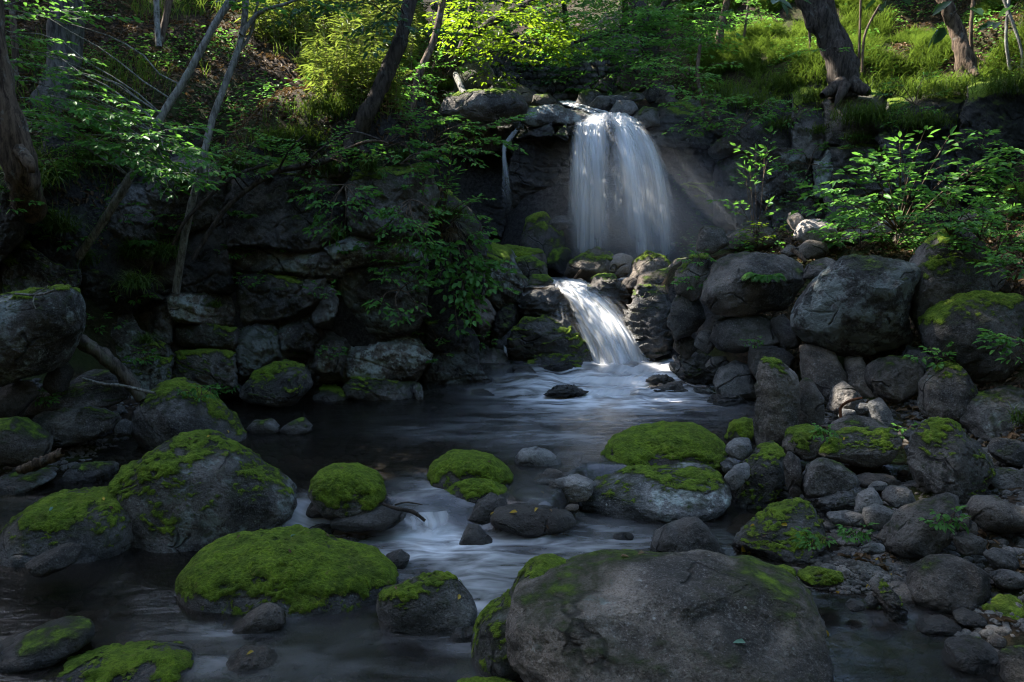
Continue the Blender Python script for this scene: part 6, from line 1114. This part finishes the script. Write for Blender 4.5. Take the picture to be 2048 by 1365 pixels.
for i, (lab, px, py, s, m) in enumerate([("pale blue green leaf lying low on the largest foreground boulder", 1478,1287,.055,M_TEAL),("pale green leaf on top of the oval mossy boulder", 587,1073,.035,M_TEAL),("pale green leaf on the long smooth grey boulder", 102,1020,.04,M_TEAL),("brown curled leaf on the oval mossy boulder", 579,1103,.03,M_LITTER),("tan leaf near the right top of the oval mossy boulder", 655,1073,.03,M_LITTER),
  ("small brown leaf left of the white spot on the oval mossy boulder", 478,1075,.03,M_LITTER),("yellow leaf on the dark side of the pitted boulder", 917,1195,.045,M_YELLOW),("orange leaf on the pitted boulder's left top", 792,1178,.03,M_LITTER),("large yellow leaf on the flat black wet rock", 1027,1026,.06,M_YELLOW),("small yellow leaf on the left of the flat black wet rock", 986,1028,.035,M_YELLOW),("yellow leaf at the top of the flat black wet rock", 1072,1021,.045,M_YELLOW),
  ("orange leaf at the right of the flat black wet rock", 1100,1022,.04,M_LITTER),("brown leaf low on the flat black wet rock", 1095,1055,.035,M_LITTER),("yellow leaf at the top of the slanted mossy slab", 1567,1050,.05,M_YELLOW),("yellow leaf low on the slanted mossy slab", 1487,1097,.055,M_YELLOW),("second yellow leaf low on the slanted mossy slab, below the other", 1497,1103,.045,M_YELLOW),("yellow leaf left on the slanted mossy slab", 1505,1053,.04,M_YELLOW),
  ("brown leaf in the middle of the slanted mossy slab", 1528,1072,.03,M_LITTER),("yellow leaf on the small square topped rock in the water", 500,1308,.04,M_YELLOW),("tan leaf on the low grey rock at the bottom left", 98,1345,.04,M_LITTER),("yellow leaf on the long smooth grey boulder", 207,1000,.035,M_YELLOW),("brown leaf on the front of the long smooth grey boulder", 222,1016,.035,M_LITTER),("brown leaf at the top of the humped boulder", 380,880,.035,M_LITTER),
  ("yellow leaf on the crest of the humped boulder", 417,875,.04,M_YELLOW),("yellow leaf on the smooth boulder sloping into the pool", 455,864,.035,M_YELLOW),("orange leaf on the long back of the smooth sloping boulder", 437,840,.035,M_LITTER),("yellow leaf on the gravel below the seedlings", 1755,1122,.05,M_YELLOW),("yellow leaf on the gravel near the rounded corner boulder", 1778,1150,.055,M_YELLOW),("pale yellow leaf pair on the gravel", 1752,1118,.04,M_YELLOW),("yellow leaf at the gravel's lower edge", 1675,1188,.05,M_YELLOW),("second yellow leaf at the gravel's lower edge, to the right", 1692,1186,.04,M_YELLOW),
  ("yellow leaf beside the slate standing on edge", 1735,1175,.04,M_YELLOW),("tan leaf in the middle of the gravel", 1670,1120,.045,M_LITTER),("yellow leaf on the flat bank stone near the wedge rock", 1553,1003,.04,M_YELLOW),("yellow leaf beside the pale angular block", 1083,986,.045,M_YELLOW),("brown leaf on the wide dark bank boulder", 1688,878,.03,M_YELLOW),("orange leaf on the big lichen boulder's foot", 1196,1038,.03,M_LITTER),("yellow leaf on the right flank of the largest foreground boulder", 1652,1267,.035,M_YELLOW),
  ("brown leaf on the ridge of the largest foreground boulder", 1250,1115,.045,M_LITTER),("second brown leaf on the ridge of the largest foreground boulder", 1282,1109,.05,M_LITTER),("brown leaf on the moss behind the largest foreground boulder", 1120,1160,.04,M_LITTER),("yellow leaf on the wedge shaped rock in the lower stream", 450,1248,.035,M_YELLOW),("brown leaf on the shaggy moss covered rock", 683,938,.03,M_LITTER),("orange leaf on the moss dome in the pool", 978,925,.03,M_LITTER)]):
    fallen(lab, px, py, s, m, i * 2.4)
# ------------------------------------------------------------------ unseen trees added to shade the scene from above the picture
SPOTS = [(H(600,110),1.9,.5),(H(700,60),1.7,.45),(H(520,50),.9,.7),(H(640,180),.8,.7),(H(760,110),.7,.7),(H(430,230),.5,.5),(H(1600,60),.9,.8),(H(1750,60),.8,.8),(H(1960,90),.9,.8),(H(1800,130),.5,.7),(W(280,260,7.7),.5,.5),(W(350,340,7.5),.5,.5),(W(130,240,7.9),.5,.4),(W(690,290,8.8),.4,.5),(W(840,270,9.6),.6,.5),(W(1010,75,13.2),1.1,.9),(W(1200,90,13.8),.7,.35),(W(1570,90,14.5),1.0,.75),(W(1740,110,13.0),.9,.75),(W(1880,60,13.3),.8,.7),(W(2010,70,12.6),.7,.7),(W(1640,150,12.6),.5,.6),
  (W(1930,160,12.2),.6,.7),(W(1720,175,12),.35,.8),(W(1595,445,10.1),.35,.95),(W(1640,745,7.3),.22,.9),(W(1715,745,7.2),.2,.9),(W(1190,600,10.4),.35,.35),(W(1310,722,9.6),.25,.4),(W(1200,510,11.3),.35,.8),(W(1300,525,11.1),.35,.8),(W(1300,560,10.6),.2,.9),(W(1050,503,11.5),.3,.8),
  (W(1800,350,9.2),.9,.6),(W(560,300,8.6),.4,.5),(W(320,330,7.7),.4,.35),(W(1545,465,10.2),.3,.7),(W(1820,480,9.5),.2,.8),(W(1000,200,12.6),.5,.4),(W(930,270,9.5),.35,.5),(W(1390,200,11.8),.4,.5),(W(640,240,9.9),.35,.5)]  # points kept sunny: added leaves on their sun rays are thinned out
rc = np.random.RandomState(77); NC = 80000
C = np.stack([rc.uniform(-15, 11, NC), rc.uniform(-7, 25, NC), np.zeros(NC)], 1)
C[:, 2] = np.maximum(np.maximum(6.3, 3.2 + .285 * C[:, 1]), gz(C[:, 0], C[:, 1]) + 2.2) + rc.uniform(0, 2.6, NC)
keep = cl(C, .45, 40) > -.55
hole = ((C[:, 0] - .7) / 3.0) ** 2 + ((C[:, 1] - 11.2) / 5.6) ** 2 < 1 + .4 * cl(C, .8, 50); keep &= ~hole
for hx_, hy_, hr_ in ((-.2, 4.8, 2.3), (-3.5, 7.2, 3.1), (3.9, 8.6, 2.1), (-1.5, 10.5, 1.5)): keep &= ~(((C[:, 0] - hx_) / hr_) ** 2 + ((C[:, 1] - hy_) / hr_) ** 2 < 1 + .4 * cl(C, .8, 55))  # openings shaped in the added crowns to let sky light in
S_ = np.concatenate([np.stack([rc.uniform(-4, 7, 15000), rc.uniform(2.6, 10.2, 15000), rc.uniform(-.2, 1.5, 15000)], 1), np.stack([rc.uniform(-6, 5, 5000), rc.uniform(8.5, 12.5, 5000), rc.uniform(.5, 3, 5000)], 1), np.stack([rc.uniform(2.5, 9, 13000), rc.uniform(11, 17, 13000), rc.uniform(3.2, 6, 13000)], 1), np.stack([rc.uniform(-2.5, 2.5, 10000), rc.uniform(6.3, 9.4, 10000), np.zeros(10000)], 1), np.stack([rc.uniform(0, 4.6, 9000), rc.uniform(11.0, 12.9, 9000), rc.uniform(.9, 3.4, 9000)], 1), np.stack([rc.uniform(-2.5, 2, 4000), rc.uniform(3, 6.5, 4000), np.zeros(4000)], 1)])
S_ = S_ + TO_SUN * ((rc.uniform(9.5, 12, len(S_)) - S_[:, 2]) / TO_SUN[2])[:, None]     # extra leaves added along sun rays to keep the sun off
C = np.concatenate([C[keep], S_]); keep = np.ones(len(C), bool)
for s, rad, pr in SPOTS:
    w = C - s; t = w @ TO_SUN; d = np.linalg.norm(w - t[:, None] * TO_SUN, axis=1)
    keep &= ~((d < rad * (1 + .35 * cl(C, 1.5, 60))) & (rc.rand(len(C)) < 1 - (1 - pr) ** 2.2))
C = C[keep]
TR = [((-6.2,3.2),"unseen tree added left of the camera to shade the lower stream"),((5.6,2.6),"unseen tree added right of the camera to shade the gravel bank"),((-4.2,-3.5),"unseen shade tree added behind the camera on the left bank"),((4.6,-3.5),"unseen shade tree added behind the camera on the right bank"),((-9.2,10.5),"shade tree added high on the left slope outside the picture"),((8.8,9.5),"shade tree added above the right cliff outside the picture"),((-10,17),"shade tree added on the far left slope above the picture"),((10,18),"shade tree added on the far right slope above the picture"),((-1.2,22),"shade tree added at the head of the ravine, crown above the picture")]
own = np.argmin(np.stack([np.hypot(C[:, 0] - t[0][0], C[:, 1] - t[0][1]) for t in TR], 1), 1)
for i, ((x, y), lab) in enumerate(TR):
    z = float(gz(np.array([x]), np.array([y]))[0]); b = np.array([x, y, z - .2]); p = Plant("added_shade_tree", b, lab, "tree", "unseen trees added for shade"); tb = Bag(); c = C[own == i]; n = len(c)
    top = np.array([x, y, max(c[:, 2].mean(), z + 4)]); tube(tb, spline([b, (b + top) / 2 + [.2, 0, 0], top], 16), np.linspace(.24, .10, 16), 10, .25, i)
    for k in rc.choice(n, 14): tube(tb, spline([top - [0, 0, .6], (top + c[k]) / 2 + [0, 0, .3], c[k]], 8), np.linspace(.07, .015, 8), 5)
    p.part("trunk", tb, M_BARK); a = rc.uniform(0, 6.28, n)
    leaves(p.l, c, np.stack([np.cos(a), np.sin(a), rc.normal(size=n) * .3], 1), np.array([0, 0, 1.0]) + rc.normal(size=(n, 3)) * .5, rc.uniform(.2, .34, n), rc.uniform(.13, .2, n), rc); p.part("leaves", p.l, M_LEAFD)
# low twigs with large leaves dipping into the top of the view
for i, (s, e, lab) in enumerate([((1500,-60,4.6),(1560,5,4.4),"large leaves dipping in at the top edge above the right cliff"),((1800,-60,4.4),(1770,5,4.2),"large leaves dipping in at the top edge near the stout tree"),((1960,-40,4.3),(1890,55,4.2),"large dark leaves hanging in front of the corner tree"),((2080,-20,4.3),(2000,45,4.2),"large dark leaves hanging at the top right corner"),((1010,-50,8),(1180,0,8.2),"leafy twig dipping in at the top centre")]):
    p = Plant("branch", W(*s), lab, "branch", "leafy twigs at the top of the view"); spray(p.t, p.l, W(*s), W(*e), .18, .10, rng, gap=.7); p.done(M_BARK, M_LEAFD)
